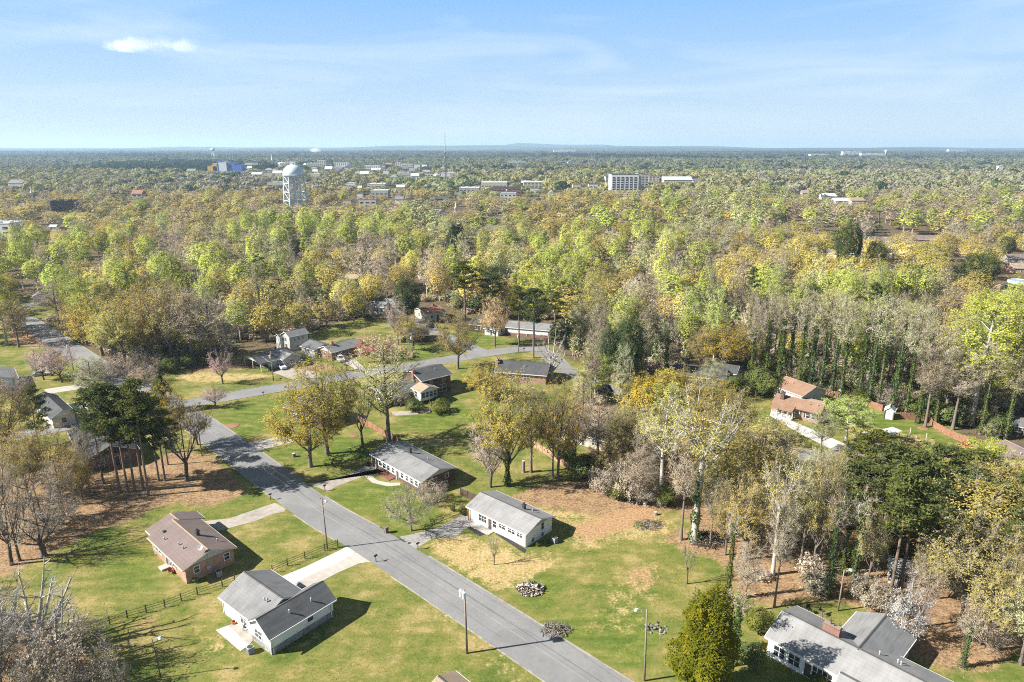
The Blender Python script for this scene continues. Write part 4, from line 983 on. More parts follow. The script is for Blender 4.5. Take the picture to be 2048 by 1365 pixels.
# 7 -- house behind the young pine
h = house3('dark_roof_house', 'house with dark roof behind the bushy young pine', (100,838), (62,800), (153,824), 2.9, 'dark roofed house by the young pine')
L, W = h.L, h.W; h.block(0, L, 0, W, 2.75, 1.4, 'x', 'cream', 'roof_dark', 'white', ov=OV); h.opening('x1', W*.5, 1, 1.2, 1.2); h.vent(L*.5, W*.3); h.opening('y0', L*.4, 1, 1.4, 1.2, mull=2)
# 8 -- brick house hidden behind the gold pair
c0 = P(616,846); h = House('low_brick_house', 'brick house hidden behind the gold tree pair, grey roof end showing', (c0.x-6.5, c0.y+3.6), R_(-32)); LAND.append(('low brick house', c0.x, c0.y))
h.block(0, 13.5, 0, 8, 2.8, 1.3, 'x', 'dark_brick', 'roof_mid', 'white', ov=OV); h.opening('x1', 4, 1, 1.3, 1.2); h.opening('y0', 3, .1, 2.2, 2.2, 'garage'); h.opening('y0', 7, 1, 1.6, 1.3, mull=2); h.vent(6, 2.4); h.post(1.2, -.25, 0, 2.5)
# 9 -- split level with sunroom
h = house3('split_level_house', 'brown brick split level with white stilted sunroom and brick chimney', (770,796), (735,776), (840,775), 2.9, 'split level house')
L, W = h.L, h.W; h.block(0, L, 0, W+.6, 2.75, 1.35, 'y', 'dark_brick', 'roof_mid', 'white', ov=OV)
h.opening('y0', L*.5, .3, 2.6, 2.0, 'garage'); h.opening('x1', W*.35, 1, 1.3, 1.2, mull=2)
for a, u in ((.3, .7), (.55, .72)): h.vent((W)*a, L*u)
h.post(L+.2, -.3, 0, 2.3, .12, 'orange_post'); h.post(0, -.3, 0, 2.3, .12, 'orange_post')
W2 = W+9.5
h.block(-.6, L+.4, W+.3, W2, 5.0, 1.4, 'y', 'dark_brick', 'roof_dark', 'dark_brick', ov=OV)
h.opening('x1', W+3.2, 3.4, .8, 1.2); h.opening('x1', W+7.2, 3.3, 1.1, 1.3); h.opening('x1', W+6.8, .6, 2.4, 2.1, mull=2); h.chimney(L*.62, W+.2, 7.0, .9, .9, 'brick'); h.vent(W+4, L*.3); h.vent(W+6.5, L*.7)
h.block(L+.2, L+4.4, W-2.4, W+2.6, 3.6, 1.0, 'x', 'white', 'roof_tan', 'white', ov=.35, z0=1.3, thick=.12)
h.slab('sunroom_floor', L+.45, L+4.45, W-2.45, W+2.65, 1.05, 1.29, 'white')
for k in range(4): h.opening('x1', W-1.7+k*1.2, 1.75, 1.05, 1.5, frame='white')
h.opening('y0', L+2.0, 1.6, 1.2, 1.6)
for yy in (W-2.2, W+.1, W+2.4): h.post(L+4.3, yy, 0, 1.1, .09, 'white', 'stilt')
st = MB()
for k in range(6): st.bx(L+1.6, L+2.7, W-2.6-(k+1)*.3, W-2.6-k*.3, 1.05-(k+1)*.17, 1.10-(k+1)*.17)
st.tube([(L+2.75, W-2.5, 2.0), (L+2.75, W-4.4, .95)], .04, 4); st.tube([(L+2.75, W-2.5, 1.1), (L+2.75, W-4.4, .1)], .05, 4); st.build('stairs', M['white'], h.e)
# 10 -- dark roof with chimney by the bend
a = P(992,742,3.0); h = House('chimney_house', 'house with large dark roof and red brick end chimney on the street bend', (a.x, a.y), R_(-14)); LAND.append(('chimney house', a.x+7, a.y+4))
h.block(0, 14.5, 0, 9, 2.9, 1.9, 'x', 'tan_brick', 'roof_dark', 'white', ov=OV); h.chimney(-.5, 3.2, 5.6, .8, 1.7, 'tan_brick'); h.vent(8, 2.5); h.opening('y0', 4, 1, 1.6, 1.3, mull=2); h.opening('y0', 9, 1, 1.6, 1.3, mull=2); h.opening('x0', 6.4, 1, 1.2, 1.2)
# 11 -- carport house
h = house3('carport_house', 'low grey house with dark roof and white gabled open carport', (520,728), (484,713), (600,712), 2.9, 'carport house')
L, W = h.L, h.W; h.block(0, L, 5.5, W, 2.75, 1.3, 'y', 'grey_siding', 'roof_mid', 'white', ov=OV)
for k in range(4): h.opening('x1', 7+k*2.2, .9, 1.2, 1.3, mull=2)
h.vent(W*.5, L*.7); h.vent(8, L*.45, 'flue')
h.block(0, L, 2.6, 5.4, 2.74, 1.27, 'y', 'grey_siding', 'roof_dark', 'white', ov=.3)
g = MB(); u0, u1 = 0, L; g.prism([(u0, 2.7), (u1, 2.7), (L/2, 3.98)], -.1, .05, 'y'); g.build('gable', M['white'], h.e)
r = MB(); r.prism([(-OV, 2.58), (L/2, 4.02), (L+OV, 2.58), (L+OV, 2.72), (L/2, 4.16), (-OV, 2.72)], -.6, 2.3, 'y'); ro = r.build('roof', M['roof_dark'], h.e)
for x in (.1, L*.5, L-.1): h.post(x, .05, 0, 2.7)
h.slab('brick_screen', 0, 1.2, .2, .45, 0, 1.2, 'brick')
h.block(L*.3, L+1.6, W-5.0, W+.6, 2.76, 1.2, 'x', 'grey_siding', 'roof_grey', 'grey_siding', ov=.35); h.opening('x1', W-2.2, 1.0, 1.4, 1.2, mull=2)
# two storey
h = house3('two_storey_house', 'white two storey house with pale roof beside the ivy wood', (577,674), (560,668), (616,664), 5.2, 'two storey house')
L, W = max(h.L, 4.5), h.W; h.block(0, L, 0, W, 5.0, 1.1, 'y', 'grey_siding', 'roof_grey', 'white', ov=OV)
for k in (.28, .5, .72): h.opening('x1', W*k, 3.2, .8, 1.3)
h.opening('y0', L*.5, 2.9, 1.0, 1.2); h.opening('y0', L*.5, .1, 1.2, 2.1, 'door'); h.opening('x1', W*.4, .8, .8, .8); h.opening('x1', W*.55, .8, .8, .8)
h.block(-2.4, 0.1, -1.0, W*.7, 4.2, .7, 'y', 'white', 'roof_grey', 'white', ov=.3)
# 12
h = house3('grey_ranch_house', 'grey roofed ranch with white gable and small brick chimney by the redbud', (662,706), (632,697), (735,691), 2.9, 'grey ranch')
L, W = h.L, h.W; h.block(0, L, 0, W, 2.75, 1.35, 'y', 'brick', 'roof_grey', 'white', ov=OV); h.chimney(L*.55, W*.22, 5.0, .8, .8, 'tan_brick'); h.opening('x1', W*.5, 1, 1.6, 1.3, mull=2); h.opening('x1', W*.3, .1, 1.0, 2.1, 'door'); h.post(L+.3, W*.2, 0, 2.5); h.vent(W*.7, L*.7); h.opening('y0', L*.5, 1, 1.4, 1.2)
h.block(-7, 0.2, -1.5, 5.5, 2.6, 1.2, 'x', 'grey_siding', 'roof_mid', 'white', ov=.35); h.opening('y0', -3, 1, 1.2, 1.2)
c0 = P(800,690); h = House('shaded_garage', 'dark shaded garage behind the pale fence end', (c0.x, c0.y+2), R_(8), 'garage'); LAND.append(('shaded garage', c0.x+4, c0.y+5)); h.block(0, 9.5, 0, 8, 2.6, 1.3, 'x', 'dark_wood', 'roof_dark', 'dark_wood', ov=.4); h.opening('y0', 3, .1, 2.6, 2.1, 'garage', frame='dark_metal'); h.opening('x1', 4, 1, 1, 1.1)
# 13 red roof
h = house3('red_roof_house', 'house with red roof at the end of the side street', (852,630), (826,619), (887,632), 2.9, 'red roofed house')
L, W = h.L, h.W; W = max(W, 8)
h.block(0, L, 0, W, 2.8, 1.5, 'y', 'beige', 'roof_red', 'cream', ov=OV); h.opening('x1', W*.3, .9, 1.3, 1.3, mull=2); h.opening('x1', W*.6, .1, 1.0, 2.1, 'door'); h.opening('y0', L*.4, .9, 1.6, 1.3, mull=2); h.chimney(L*.5, W*.7, 5.2, .8, .8)
def simple(name, label, px, ang, L, W, h_, rise, wall, roof, gable=None, land=None, axis='x', z=0, cat='house'):
    c0 = P(*px); a = R_(ang); ux = Vector((math.cos(a), math.sin(a), 0)); uy = Vector((-ux.y, ux.x, 0)); o = c0-ux*L/2-uy*W/2
    h = House(name, label, (o.x, o.y), a, cat); h.block(0, L, 0, W, h_, rise, axis, wall, roof, gable, ov=.4); LAND.append((land or name.replace('_', ' '), c0.x, c0.y))
    h.opening('y0', L*.25, .9, 1.5, 1.3, mull=2); h.opening('y0', L*.5, .1, 1.0, 2.1, 'door'); h.opening('y0', L*.75, .9, 1.5, 1.3, mull=2); h.opening('x1', W*.5, .9, 1.2, 1.2); h.opening('x0', W*.5, .9, 1.2, 1.2)
    h.vent((L if axis == 'x' else W)*.4, (W if axis == 'x' else L)*.3); return h
simple('grey_house', 'grey roofed house behind the red roofed house', (800,622), -25, 13, 9, 2.8, 1.8, 'grey_siding', 'roof_grey')
simple('pale_ranch_house', 'pale ranch with grey roof and red brick skirt behind the tall pines', (1062,668), -18, 16, 8, 2.9, 1.3, 'brick', 'roof_grey', 'white').slab('panel', .6, 15.4, -.05, -.003, 1.0, 2.8, 'white')
h = simple('white_garage', 'small white gabled garage on the lawn behind the lamp post', (990,668), -30, 5.5, 5, 2.3, .9, 'siding', 'roof_grey', cat='garage')
simple('shaded_house', 'dark roofed house behind the round tan tree', (972,660), -20, 9, 8, 2.8, 1.5, 'dark_wood', 'roof_dark')
# 16 brown roofed house on the right, with the outbuilding
h = house3('porch_house', 'tan brick house with long brown roof and white railed front porch', (1641,829), (1541,806), (1672,815), 2.9, 'porch house')
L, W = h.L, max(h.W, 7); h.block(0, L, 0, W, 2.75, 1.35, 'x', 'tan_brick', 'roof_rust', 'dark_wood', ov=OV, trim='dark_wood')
for p in (L*.55, L*.78, L*.9): h.opening('y0', p, .9, 1.2, 1.3, frame='white', shutters='dark_metal')
h.opening('y0', L*.3, .3, 1.0, 2.1, 'door'); h.chimney(1.6, W*.3, 5.4, .9, .9, 'dark_brick'); h.vent(L*.9, W*.3)
h.slab('porch', .3, L*.48, -2.2, -.02, 0, .5, 'white')
r = MB(); r.prism([(-2.6, 2.35), (.2, 2.95), (.2, 3.07), (-2.6, 2.47)], .1, L*.5, 'x'); r.build('porch_roof', M['roof_rust'], h.e)
for k in range(5): h.post(.5+k*(L*.46)/4, -2.1, .5, 2.4, .07)
rl = MB(); rl.bx(.5, L*.46, -2.13, -2.07, 1.3, 1.4); rl.bx(.5, L*.46, -2.12, -2.08, .62, .68)
for k in range(30): rl.bx(.6+k*(L*.46-.2)/30, .64+k*(L*.46-.2)/30, -2.115, -2.085, .68, 1.3)
rl.build('railing', M['white'], h.e)
h.slab('awning', L-6, L-1, W, W+3, 2.4, 2.52, 'roof_tan')
h = simple('outbuilding', 'brown gabled outbuilding at the wood edge behind the porch house', (1597,800), -62, 9, 9, 3.4, 1.7, 'grey_siding', 'roof_rust', 'grey_siding', axis='x')
# 17 shed
h = house3('garden_shed', 'small white garden shed with dark corner trim by the red fence', (1782,824), (1766,821), (1797,820), 2.3, 'white shed', cat='shed')
L, W = h.L+1.1, h.W+1.1; h.block(0, L, 0, W, 2.3, .8, 'y', 'beige', 'roof_metal', 'cream', ov=.2, thick=.08); h.opening('y0', L/2, .05, L*.75, 1.9, 'garage')
for x in (0, L): h.post(x, -.05, 0, 2.15, .09, 'dark_metal', 'corner_trim')
# 18, 19, right edge and the rest, partly hidden in the trees
simple('wood_edge_house', 'long dark roofed house shaded at the edge of the wood', (1392,762), -20, 16, 9, 2.8, 1.3, 'dark_wood', 'roof_dark')
simple('small_dark_house', 'small dark house with white gable window at the wood edge', (1450,758), -30, 7, 6, 3.0, 1.4, 'grey_siding', 'roof_dark')
simple('hidden_grey_house', 'grey roofed brick house half hidden behind the giant poplar', (1356,900), -40, 17, 9, 2.8, 1.4, 'brick', 'roof_grey', 'cream')
simple('hidden_tan_house', 'tan house buried in the thicket behind the pale fence', (1185,880), -38, 12, 8, 2.7, 1.2, 'beige', 'roof_brown')
simple('far_right_house', 'brown roofed house at the right edge behind the lime tree', (2062,950), -80, 14, 10, 2.9, 1.6, 'tan_brick', 'roof_brown')
simple('small_edge_house', 'small dark roofed cabin at the right edge above the brown roof', (2052,868), -40, 6, 5, 2.4, 1.2, 'dark_wood', 'roof_mid')
simple('red_brick_house', 'bright red brick house with slate roof at the right edge', (2040,592), -10, 17, 10, 3.0, 1.8, 'red', 'roof_mid', 'red')
simple('shaded_brick_house', 'low dark house in shade left of the red brick house', (1996,598), -15, 13, 9, 2.8, 1.5, 'dark_wood', 'roof_brown')
simple('orange_brick_house', 'orange brick house at the right edge above the pool', (2050,545), -10, 16, 10, 3.0, 1.8, 'tan_brick', 'roof_tan', 'tan_brick')
simple('upper_edge_house', 'brown roofed house above the orange brick house', (2042,525), -12, 18, 9, 2.8, 1.6, 'cream', 'roof_brown')
simple('left_edge_house', 'grey roofed house cut by the left edge', (-6,772), -50, 12, 9, 2.8, 1.4, 'white', 'roof_grey')
simple('tan_roof_shed', 'tan roofed shed at the bottom edge', (908,1422), -45, 5, 4.6, 2.3, .9, 'beige', 'roof_tan', cat='shed')
simple('white_far_house', 'white house at the top of the bending road', (82,606), -60, 5.5, 4.5, 3.2, 1.4, 'white', 'roof_grey')
simple('wood_white_house', 'white gabled cottage glimpsed through the wood', (762,625), -20, 6, 5, 3.0, 1.4, 'white', 'roof_grey')
simple('pink_roof_house', 'pinkish roofed house glimpsed through the middle wood', (700,565), -20, 13, 9, 2.8, 1.5, 'cream', 'roof_tan')
simple('white_blue_house', 'white house glimpsed beside the yellow oaks on the right', (1675,518), -30, 12, 9, 3.6, 1.8, 'white', 'roof_mid')
simple('brown_far_house', 'brown roofed house among the ochre oaks on the right', (1778,492), -15, 26, 12, 3.5, 2.2, 'cream', 'roof_brown')
simple('white_flat_house', 'long white house below the brown roof among the ochre oaks', (1774,507), -15, 22, 8, 3.4, 1.0, 'white', 'roof_metal')
simple('dark_brown_house', 'dark brown roofed house right of the ochre oaks', (1842,487), -12, 24, 10, 3.4, 2.0, 'brick', 'roof_brown')
simple('lilac_house', 'pale house with tan chimney in the middle distance', (1000,468), -10, 20, 11, 4.5, 2.0, 'cream', 'roof_mid')
simple('white_gable_house', 'white gabled house left of the thin steeple', (872,436), -40, 16, 12, 5.0, 3.0, 'white', 'roof_grey')
simple('white_shed_building', 'white upright shed behind the pine trunks on the right', (1800,1163), -30, 3.4, 2.6, 3.0, .6, 'white', 'roof_metal', cat='shed')
# ------------------------------------------------------------------ poles, wires, fences, cars, small things
def utility_pole(label, foot, top_y, rz=0, lean=0, trans=0, arms=1, lamp=0, name='utility_pole', thick=.15, mat='pole_wood', cat='utility pole', h=None):
    p = P(*foot)
    if h is None: h = CH-p.y*math.tan(PITCH-math.atan((682.5-top_y)/CF))
    e = empty(name, (p.x, p.y, 0), rz, label, cat); e.rotation_euler = (0, lean, rz)
    mb = MB(); mb.tube([(0, 0, -.3), (0, 0, h*.5), (0, 0, h)], [thick*1.15, thick, thick*.75], 8); mb.build('pole', M[mat], e, True)
    if arms:
        a = MB(); a.box((0, .17, h-.5), (2.2, .1, .12)); a.tube([(-.7, .17, h-.55), (0, .14, h-1.2)], .025, 4); a.tube([(.7, .17, h-.55), (0, .14, h-1.2)], .025, 4)
        o = a.build('crossarm', M['dark_wood'], e)
        i = MB()
        for x in (-1.0, -.45, .45, 1.0): i.lathe([(.03, 0), (.06, .06), (.05, .14), (.02, .18)], (x, .17, h-.44), 8)
        i.build('insulator', M['metal'], o)
    for k in range(trans):
        t = MB(); x = -.32+.5*k; t.lathe([(.05, -.42), (.24, -.4), (.24, .38), (.27, .4), (.27, .44), (.06, .5)], (x*1.2, -.3, h-.55 if trans > 1 else h-1.5), 12)
        t.lathe([(.04, .5), (.06, .6), (.03, .75)], (x*1.2, -.3, h-.55 if trans > 1 else h-1.5), 6); t.build('transformer', M['tankwhite'], e, False)
    if lamp:
        l = MB(); s = 1 if lamp > 0 else -1; L = abs(lamp)
        l.tube([(0, 0, h-.6), (s*L*.5, 0, h-.15), (s*L, 0, h-.05)], [.04, .035, .03], 6); o = l.build('lamp_arm', M['metal'], e)
        d = MB(); d.lathe([(.1, .08), (.2, .02), (.24, -.08), (.15, -.16), (.05, -.18)], (s*(L+.15), 0, h-.05), 12); d.box((s*(L+.05), 0, h+.06), (.36, .2, .14)); d.build('lamp_head', M['tankwhite'], o)
    return e, h
p1 = utility_pole('tall bare pole carrying white transformers beside the road', (934,1307), 1182, R_(-47), R_(-1.5), 2, 0)
p2 = utility_pole('slim pole with crossarm at the mouth of the pale concrete drive', (655,1099), 999, R_(-50), R_(-3.5), 0, 1, 1.4, thick=.12)
p3 = utility_pole('pole with a lamp bracket on the vacant lot by the magnolia', (1289,1362), 1219, R_(180), R_(1.5), 0, 0, 1.2, thick=.12)
p4 = utility_pole('dark pole between the pine clump and the road', (404,912), 826, R_(-45), R_(-1), 0, 1, 0, thick=.12)
p5 = utility_pole('white pole on the lawn in front of the carport house', (547,762), 703, R_(25), 0, 1, 1, 0, thick=.13)
p6 = utility_pole('pole at the corner beside the pale fence and side street', (826,716), 667, R_(20), 0, 1, 1, 0, thick=.13)
p7 = utility_pole('pole with a transformer on the verge by the pink bare trees', (147,741), 684, R_(-40), R_(-1), 1, 1, 0, thick=.13)
p8 = utility_pole('dark pole at the left verge where the road bends away', (56,676), 632, R_(-40), 0, 0, 0, 0, thick=.13)
p9 = utility_pole('pale pole standing in front of the wood on the street bend', (1260,777), 719, R_(30), 0, 0, 0, 0, thick=.12)
p10 = utility_pole('pole by the dark roofed house at the wood edge', (1382,778), 752, R_(30), 0, 0, 1, 0, thick=.12)
p11 = utility_pole('yellowish pole with a lamp on the leaf litter behind the deck', (1676,1222), 1140, R_(0), 0, 0, 0, .8, thick=.11)
p12 = utility_pole('white pole at the far end of the street bend', (1037,706), 664, R_(20), 0, 1, 0, 0, thick=.12)
p13 = utility_pole('pole in front of the porch of the brown roofed house', (1616,838), 806, 0, 0, 1, 0, 0, thick=.1)
utility_pole('tall lamp post on the lawn across from the side street', (991,696), 632, R_(180), 0, 0, 0, 2.2, 'street_lamp', .1, 'dark_metal', 'street lamp')
utility_pole('thin black lamp post on the shaded back lawn', (322,1356), 1277, R_(0), R_(-3), 0, 0, .9, 'street_lamp', .06, 'dark_metal', 'street lamp')
utility_pole('short lamp post on the grass behind the porch house', (1671,810), 780, 0, 0, 0, 0, .5, 'street_lamp', .07, 'dark_metal', 'street lamp')
def wire(a, b, label, dz=(0, 0), off=(0, 0), sag=.6):
    (ea, ha), (eb, hb) = a, b; A = Vector((ea.location.x+off[0], ea.location.y+off[1], ha-.3+dz[0])); B = Vector((eb.location.x+off[0], eb.location.y+off[1], hb-.3+dz[1])); mb = MB()
    mb.tube([A.lerp(B, t)-Vector((0, 0, 4*sag*t*(1-t))) for t in (k/14 for k in range(15))], .014, 4); o = mb.build('power_line', M['wire']); tag(o, label, 'wire', 'overhead lines along the road'); return o
far_pole = (type('o', (), {'location': Vector((26, 44, 0))})(), 9.8)
wire(p2, p1, 'upper overhead line from the transformer pole to the pole by the concrete drive'); wire(p2, p1, 'lower overhead line from the transformer pole to the pole by the concrete drive', (-1.4, -1.6))
wire(p1, far_pole, 'overhead line running from the transformer pole out over the bottom of the road'); wire(p4, p2, 'upper overhead line between the drive pole and the dark pole by the pines'); wire(p4, p2, 'lower overhead line between the drive pole and the dark pole by the pines', (-1.4, -1.4))
wire(p7, p4, 'overhead line from the dark pole by the pines to the verge pole', sag=1); wire(p5, p6, 'overhead line along the cross street', sag=1); wire(p9, p10, 'overhead line between the two poles at the wood edge')
def fence(name, label, px, kind, h=1.6, step=2.4, mat='wood', cat='fence', z0=0.0):
    w = [P(*q) for q in px]; e = empty(name, (w[0].x, w[0].y, 0), 0, label, cat); o = Vector((w[0].x, w[0].y, 0)); mb = MB(); posts = []
    for a, b in zip(w[:-1], w[1:]):
        d = b-a; L = d.length; rz = math.atan2(d.y, d.x); n = max(1, round(L/step)); u = d/L
        for k in range(n): posts.append(a+u*(k*L/n)-o)
        c = (a+b)/2-o
        if kind == 'rail':
            for z in (.35, .75, 1.12): mb.box((c.x, c.y, z), (L, .035, .055), rz)
        else:
            m = max(2, int(L/.3))
            for k in range(m):
                p = a+u*((k+.5)*L/m)-o; hh = h+.03*math.sin(k*1.7)
                mb.box((p.x, p.y, hh/2+.02), (L/m*.93, .03, hh), rz)
            nn = Vector((-u.y, u.x, 0))*.04
            for z in (.35, h*.82): mb.box((c.x+nn.x, c.y+nn.y, z), (L, .05, .1), rz)
    posts.append(w[-1]-o)
    mb.build('rail' if kind == 'rail' else 'board_panel', M[mat], e)
    t = MB(); t.bx(-.06, .06, -.06, .06, -.2, h+.12); t.bx(-.08, .08, -.08, .08, h+.12, h+.16); me = t.mesh('post', M[mat if kind == 'rail' else mat])
    for p in posts[:100]: link('post', me, e, (p.x, p.y, 0))
    return e
fence('rail_fence', 'black post and rail fence across the left lawn to the drive', [(184,1262),(255,1237),(330,1215),(395,1190),(445,1174),(470,1164)], 'rail', 1.2, 2.5, 'dark_wood')
fence('rail_fence', 'short black post and rail fence from the grey roof to the road', [(545,1146),(575,1132),(610,1118),(650,1102),(676,1094)], 'rail', 1.2, 2.5, 'dark_wood')
fence('board_fence', 'tan board fence between the gold tree lawn and the brick ranch', [(716,843),(745,858),(775,876),(797,888)], 'board', 1.5, 2.4, 'brown_wood')
fence('board_fence', 'pale board fence through the trees behind the white ranch', [(1010,872),(1050,885),(1085,905),(1130,936),(1152,942),(1180,925)], 'board', 1.6, 2.4, 'wood')
fence('board_fence', 'pale board fence running down to the street by the shaded garage', [(775,690),(800,702),(826,716)], 'board', 1.6, 2.4, 'wood')
fence('board_fence', 'long red brown board fence curving round the shed lawn', [(1636,787),(1690,800),(1740,815),(1764,823)], 'board', 1.7, 2.4, 'brown_wood')
fence('board_fence', 'red brown board fence with a corner from the shed to the firewood heap', [(1800,838),(1855,842),(1866,856),(1900,875),(1935,890)], 'board', 1.7, 2.4, 'brown_wood')
fence('rail_fence', 'dark slatted fence curving between the two right lawns', [(1907,922),(1925,907),(1950,899)], 'rail', 1.3, 2.0, 'dark_wood')
fence('board_fence', 'dark board fence in the shade behind the brick ranch', [(921,990),(950,1003),(975,1015)], 'board', 1.4, 2.4, 'dark_wood')
def car(label, px, ang, paint, name='parked_car', suv=False, z=.03):
    p = P(*px) if not isinstance(px, Vector) else px; e = empty(name, (p.x, p.y, z), R_(ang), label, 'car'); L, Wd = 4.6, 1.8
    hb = .95 if suv else .82; hr = 1.7 if suv else 1.42
    b = MB(); prof = [(-2.3, .3), (-2.28, hb*.85), (-2.1, hb), (-1.1, hb+.03), (1.0, hb+.05), (2.15, hb*.92), (2.3, hb*.7), (2.28, .3)]
    k = len(prof); base = []
    for y, sc in ((-Wd/2, .97), (-Wd/2+.06, 1), (Wd/2-.06, 1), (Wd/2, .97)): base.append([(x*sc, y, zz if sc == 1 else zz-.03*(zz > .5)) for x, zz in prof])
    for r0, r1 in zip(base[:-1], base[1:]):
        for i in range(k): j = (i+1) % k; b.face([r0[i], r0[j], r1[j], r1[i]])
    b.face(base[0][::-1]); b.face(base[-1]); b.build('body', M[paint], e)
    tail = -2.05 if suv else -1.5
    lo = [(tail, hb), (.95, hb+.02)]; hi = [(tail+.35, hr), (.2, hr)]
    g = MB(); yl, yh = Wd/2-.07, Wd/2-.22
    q = [(lo[0][0], -yl, hb), (lo[1][0], -yl, hb), (lo[1][0], yl, hb), (lo[0][0], yl, hb)]; u = [(hi[0][0], -yh, hr-.06), (hi[1][0], -yh, hr-.06), (hi[1][0], yh, hr-.06), (hi[0][0], yh, hr-.06)]
    for i in range(4): j = (i+1) % 4; g.face([q[i], q[j], u[j], u[i]])
    g.build('window_band', M['glass'], e)
    r = MB(); r.prism([(hi[0][0]-.03, hr-.08), (hi[1][0]+.05, hr-.08), (hi[1][0]-.1, hr), (hi[0][0]+.1, hr)], -yh-.02, yh+.02, 'y')
    for s in (-1, 1):
        r.tube([(lo[0][0], s*yl, hb), (hi[0][0], s*yh, hr-.05)], .045, 4); r.tube([(lo[1][0], s*yl, hb), (hi[1][0], s*yh, hr-.05)], .04, 4); r.tube([(-.4, s*(yl+.005), hb), (-.45, s*(yh+.005), hr-.05)], .04, 4)
    r.build('roof', M[paint], e)
    wh = MB(); wh.tube([(0, -.11, 0), (0, .11, 0)], .33, 14); wm = wh.mesh('wheel', M['rubber']); rm = MB(); rm.tube([(0, -.12, 0), (0, .12, 0)], .19, 10); rmm = rm.mesh('rim', M['metal'])
    for x in (-1.4, 1.42):
        for y in (-.82, .82): o = link('wheel', wm, e, (x, y, .33)); link('rim', rmm, o)
    hl = MB(); hl.box((0, 0, 0), (.06, .34, .14)); hm = hl.mesh('headlight', M['tankwhite']); tl = MB(); tl.box((0, 0, 0), (.06, .3, .16)); tm = tl.mesh('tail_light', M['red'])
    for y in (-.62, .62): link('headlight', hm, e, (2.26, y, hb*.74)); link('tail_light', tm, e, (-2.28, y, hb*.78))
    return e
car('white estate car parked under the white gabled carport front', (563,737), -50, 'car_white', suv=True); car('dark saloon car beside the white car at the carport', (538,738), -50, 'car_black'); car('white van-like car on the drive of the grey ranch', (681,722), -60, 'car_white', suv=True)
car('silver car parked on the short drive by the pink trees', (84,751), 20, 'car_silver'); car('white saloon half hidden by the pine trunks in front of the dark gable', (284,866), 25, 'car_white'); car('black car on the side street by the red roofed house', (864,655), 5, 'car_black')
car('white car standing at the gravel turning circle', (1740,900), -20, 'car_white'); car('white car cut by the right edge behind the pines', (2034,1010), -40, 'car_white', suv=True); car('white car at the top of the bending road', (40,622), 60, 'car_white'); car('silver car glimpsed in the wood above the two storey house', (622,640), 10, 'car_silver')
# --- small things near the houses
def mailbox(label, px, rz):
    p = P(*px); e = empty('mailbox', (p.x, p.y, 0), R_(rz), label, 'mailbox'); mb = MB(); mb.bx(-.05, .05, -.05, .05, -.2, 1.05); mb.build('post', M['dark_wood'], e)
    b = MB(); prof = [(-.1, 1.05), (.1, 1.05), (.1, 1.2), (.06, 1.28), (-.06, 1.28), (-.1, 1.2)]; b.prism(prof, -.3, .3, 'x'); o = b.build('box', M['black'], e); f = MB(); f.bx(.05, .2, .101, .115, 1.1, 1.3); f.build('flag', M['red'], o)
for l, q, r in (('black mailbox at the foot of the white ranch drive', (836,1099), 45), ('black mailbox at the corner of the concrete drive', (752,1124), 45), ('mailbox where the brown house drive meets the road', (541,1000), 45), ('mailbox on the verge beside the brick ranch drive', (650,982), 45), ('mailbox on the cross street opposite the carport', (527,793), 20), ('mailbox on the lawn edge by the white pole', (562,765), 20), ('mailbox at the corner of the crossroads', (400,815), 30), ('mailbox on the street bend near the dark roof', (1048,704), 20)): mailbox(l, q, r)
def bin_(label, px, mat='dark_metal'):
    p = P(*px); e = empty('wheelie_bin', (p.x, p.y, .02), R_(40), label, 'bin'); mb = MB(); b0, b1 = .25, .31
    for z0, z1, r0, r1 in ((.08, 1.0, b0, b1),):
        lo = [(-r0, -r0, z0), (r0, -r0, z0), (r0, r0, z0), (-r0, r0, z0)]; hi = [(-r1, -r1, z1), (r1, -r1, z1), (r1, r1, z1), (-r1, r1, z1)]
        mb.face(lo[::-1]); mb.face(hi)
        for i in range(4): j = (i+1) % 4; mb.face([lo[i], lo[j], hi[j], hi[i]])
    mb.build('body', M[mat], e); l = MB(); l.prism([(-.36, 1.005), (.34, 1.005), (.34, 1.06), (-.3, 1.12)], -.33, .33, 'x'); l.build('lid', M[mat], e)
    w = MB(); w.tube([(0, -.04, 0), (0, .04, 0)], .1, 10); wm = w.mesh('wheel', M['rubber'])
    for x in (-.24, .24): o = link('wheel', wm, e, (x, .28, .1)); o.rotation_euler = (0, 0, R_(90))
bin_('dark wheelie bin at the verge by the round bare tree', (773,1066), 'roof_brown'); bin_('dark wheelie bin beside the brick ranch carport', (736,933), 'black')
def ac(label, px, rz):
    p = P(*px); e = empty('air_conditioner', (p.x, p.y, .05), R_(rz), label, 'air conditioner'); b = MB(); b.bx(-.42, .42, -.42, .42, 0, .85); b.build('casing', M['metal'], e); f = MB(); f.lathe([(.36, .86), (.36, .89), (.3, .9), (.06, .9)], (0, 0, 0), 14); f.build('fan_grille', M['dark_metal'], e)
    g = MB()
    for k in range(6): g.bx(-.44, .44, -.44, .44, .1+k*.12, .13+k*.12)
    g.build('louvre', M['dark_metal'], e)
ac('grey cube air conditioner at the patio corner of the L shaped house', (501,1305), 45); ac('white air conditioner against the brown roofed house gable', (438,1152), 38); ac('air conditioner in the shade at the white ranch gable', (1109,1085), 45)
p = P(588,914); e = empty('tree_stump', (p.x, p.y, 0), 0, 'short grey tree stump on the shaded lawn', 'tree stump'); s = MB(); s.lathe([(.55, -.1), (.42, .2), (.36, .75), (.34, .8)], (0, 0, 0), 12); s.build('stump', BARK, e); s = MB(); s.lathe([(.33, .8), (.3, .83), (.02, .84)], (0, 0, 0), 12); s.build('cut_face', M['cream'], e)
p = P(1060,880); 
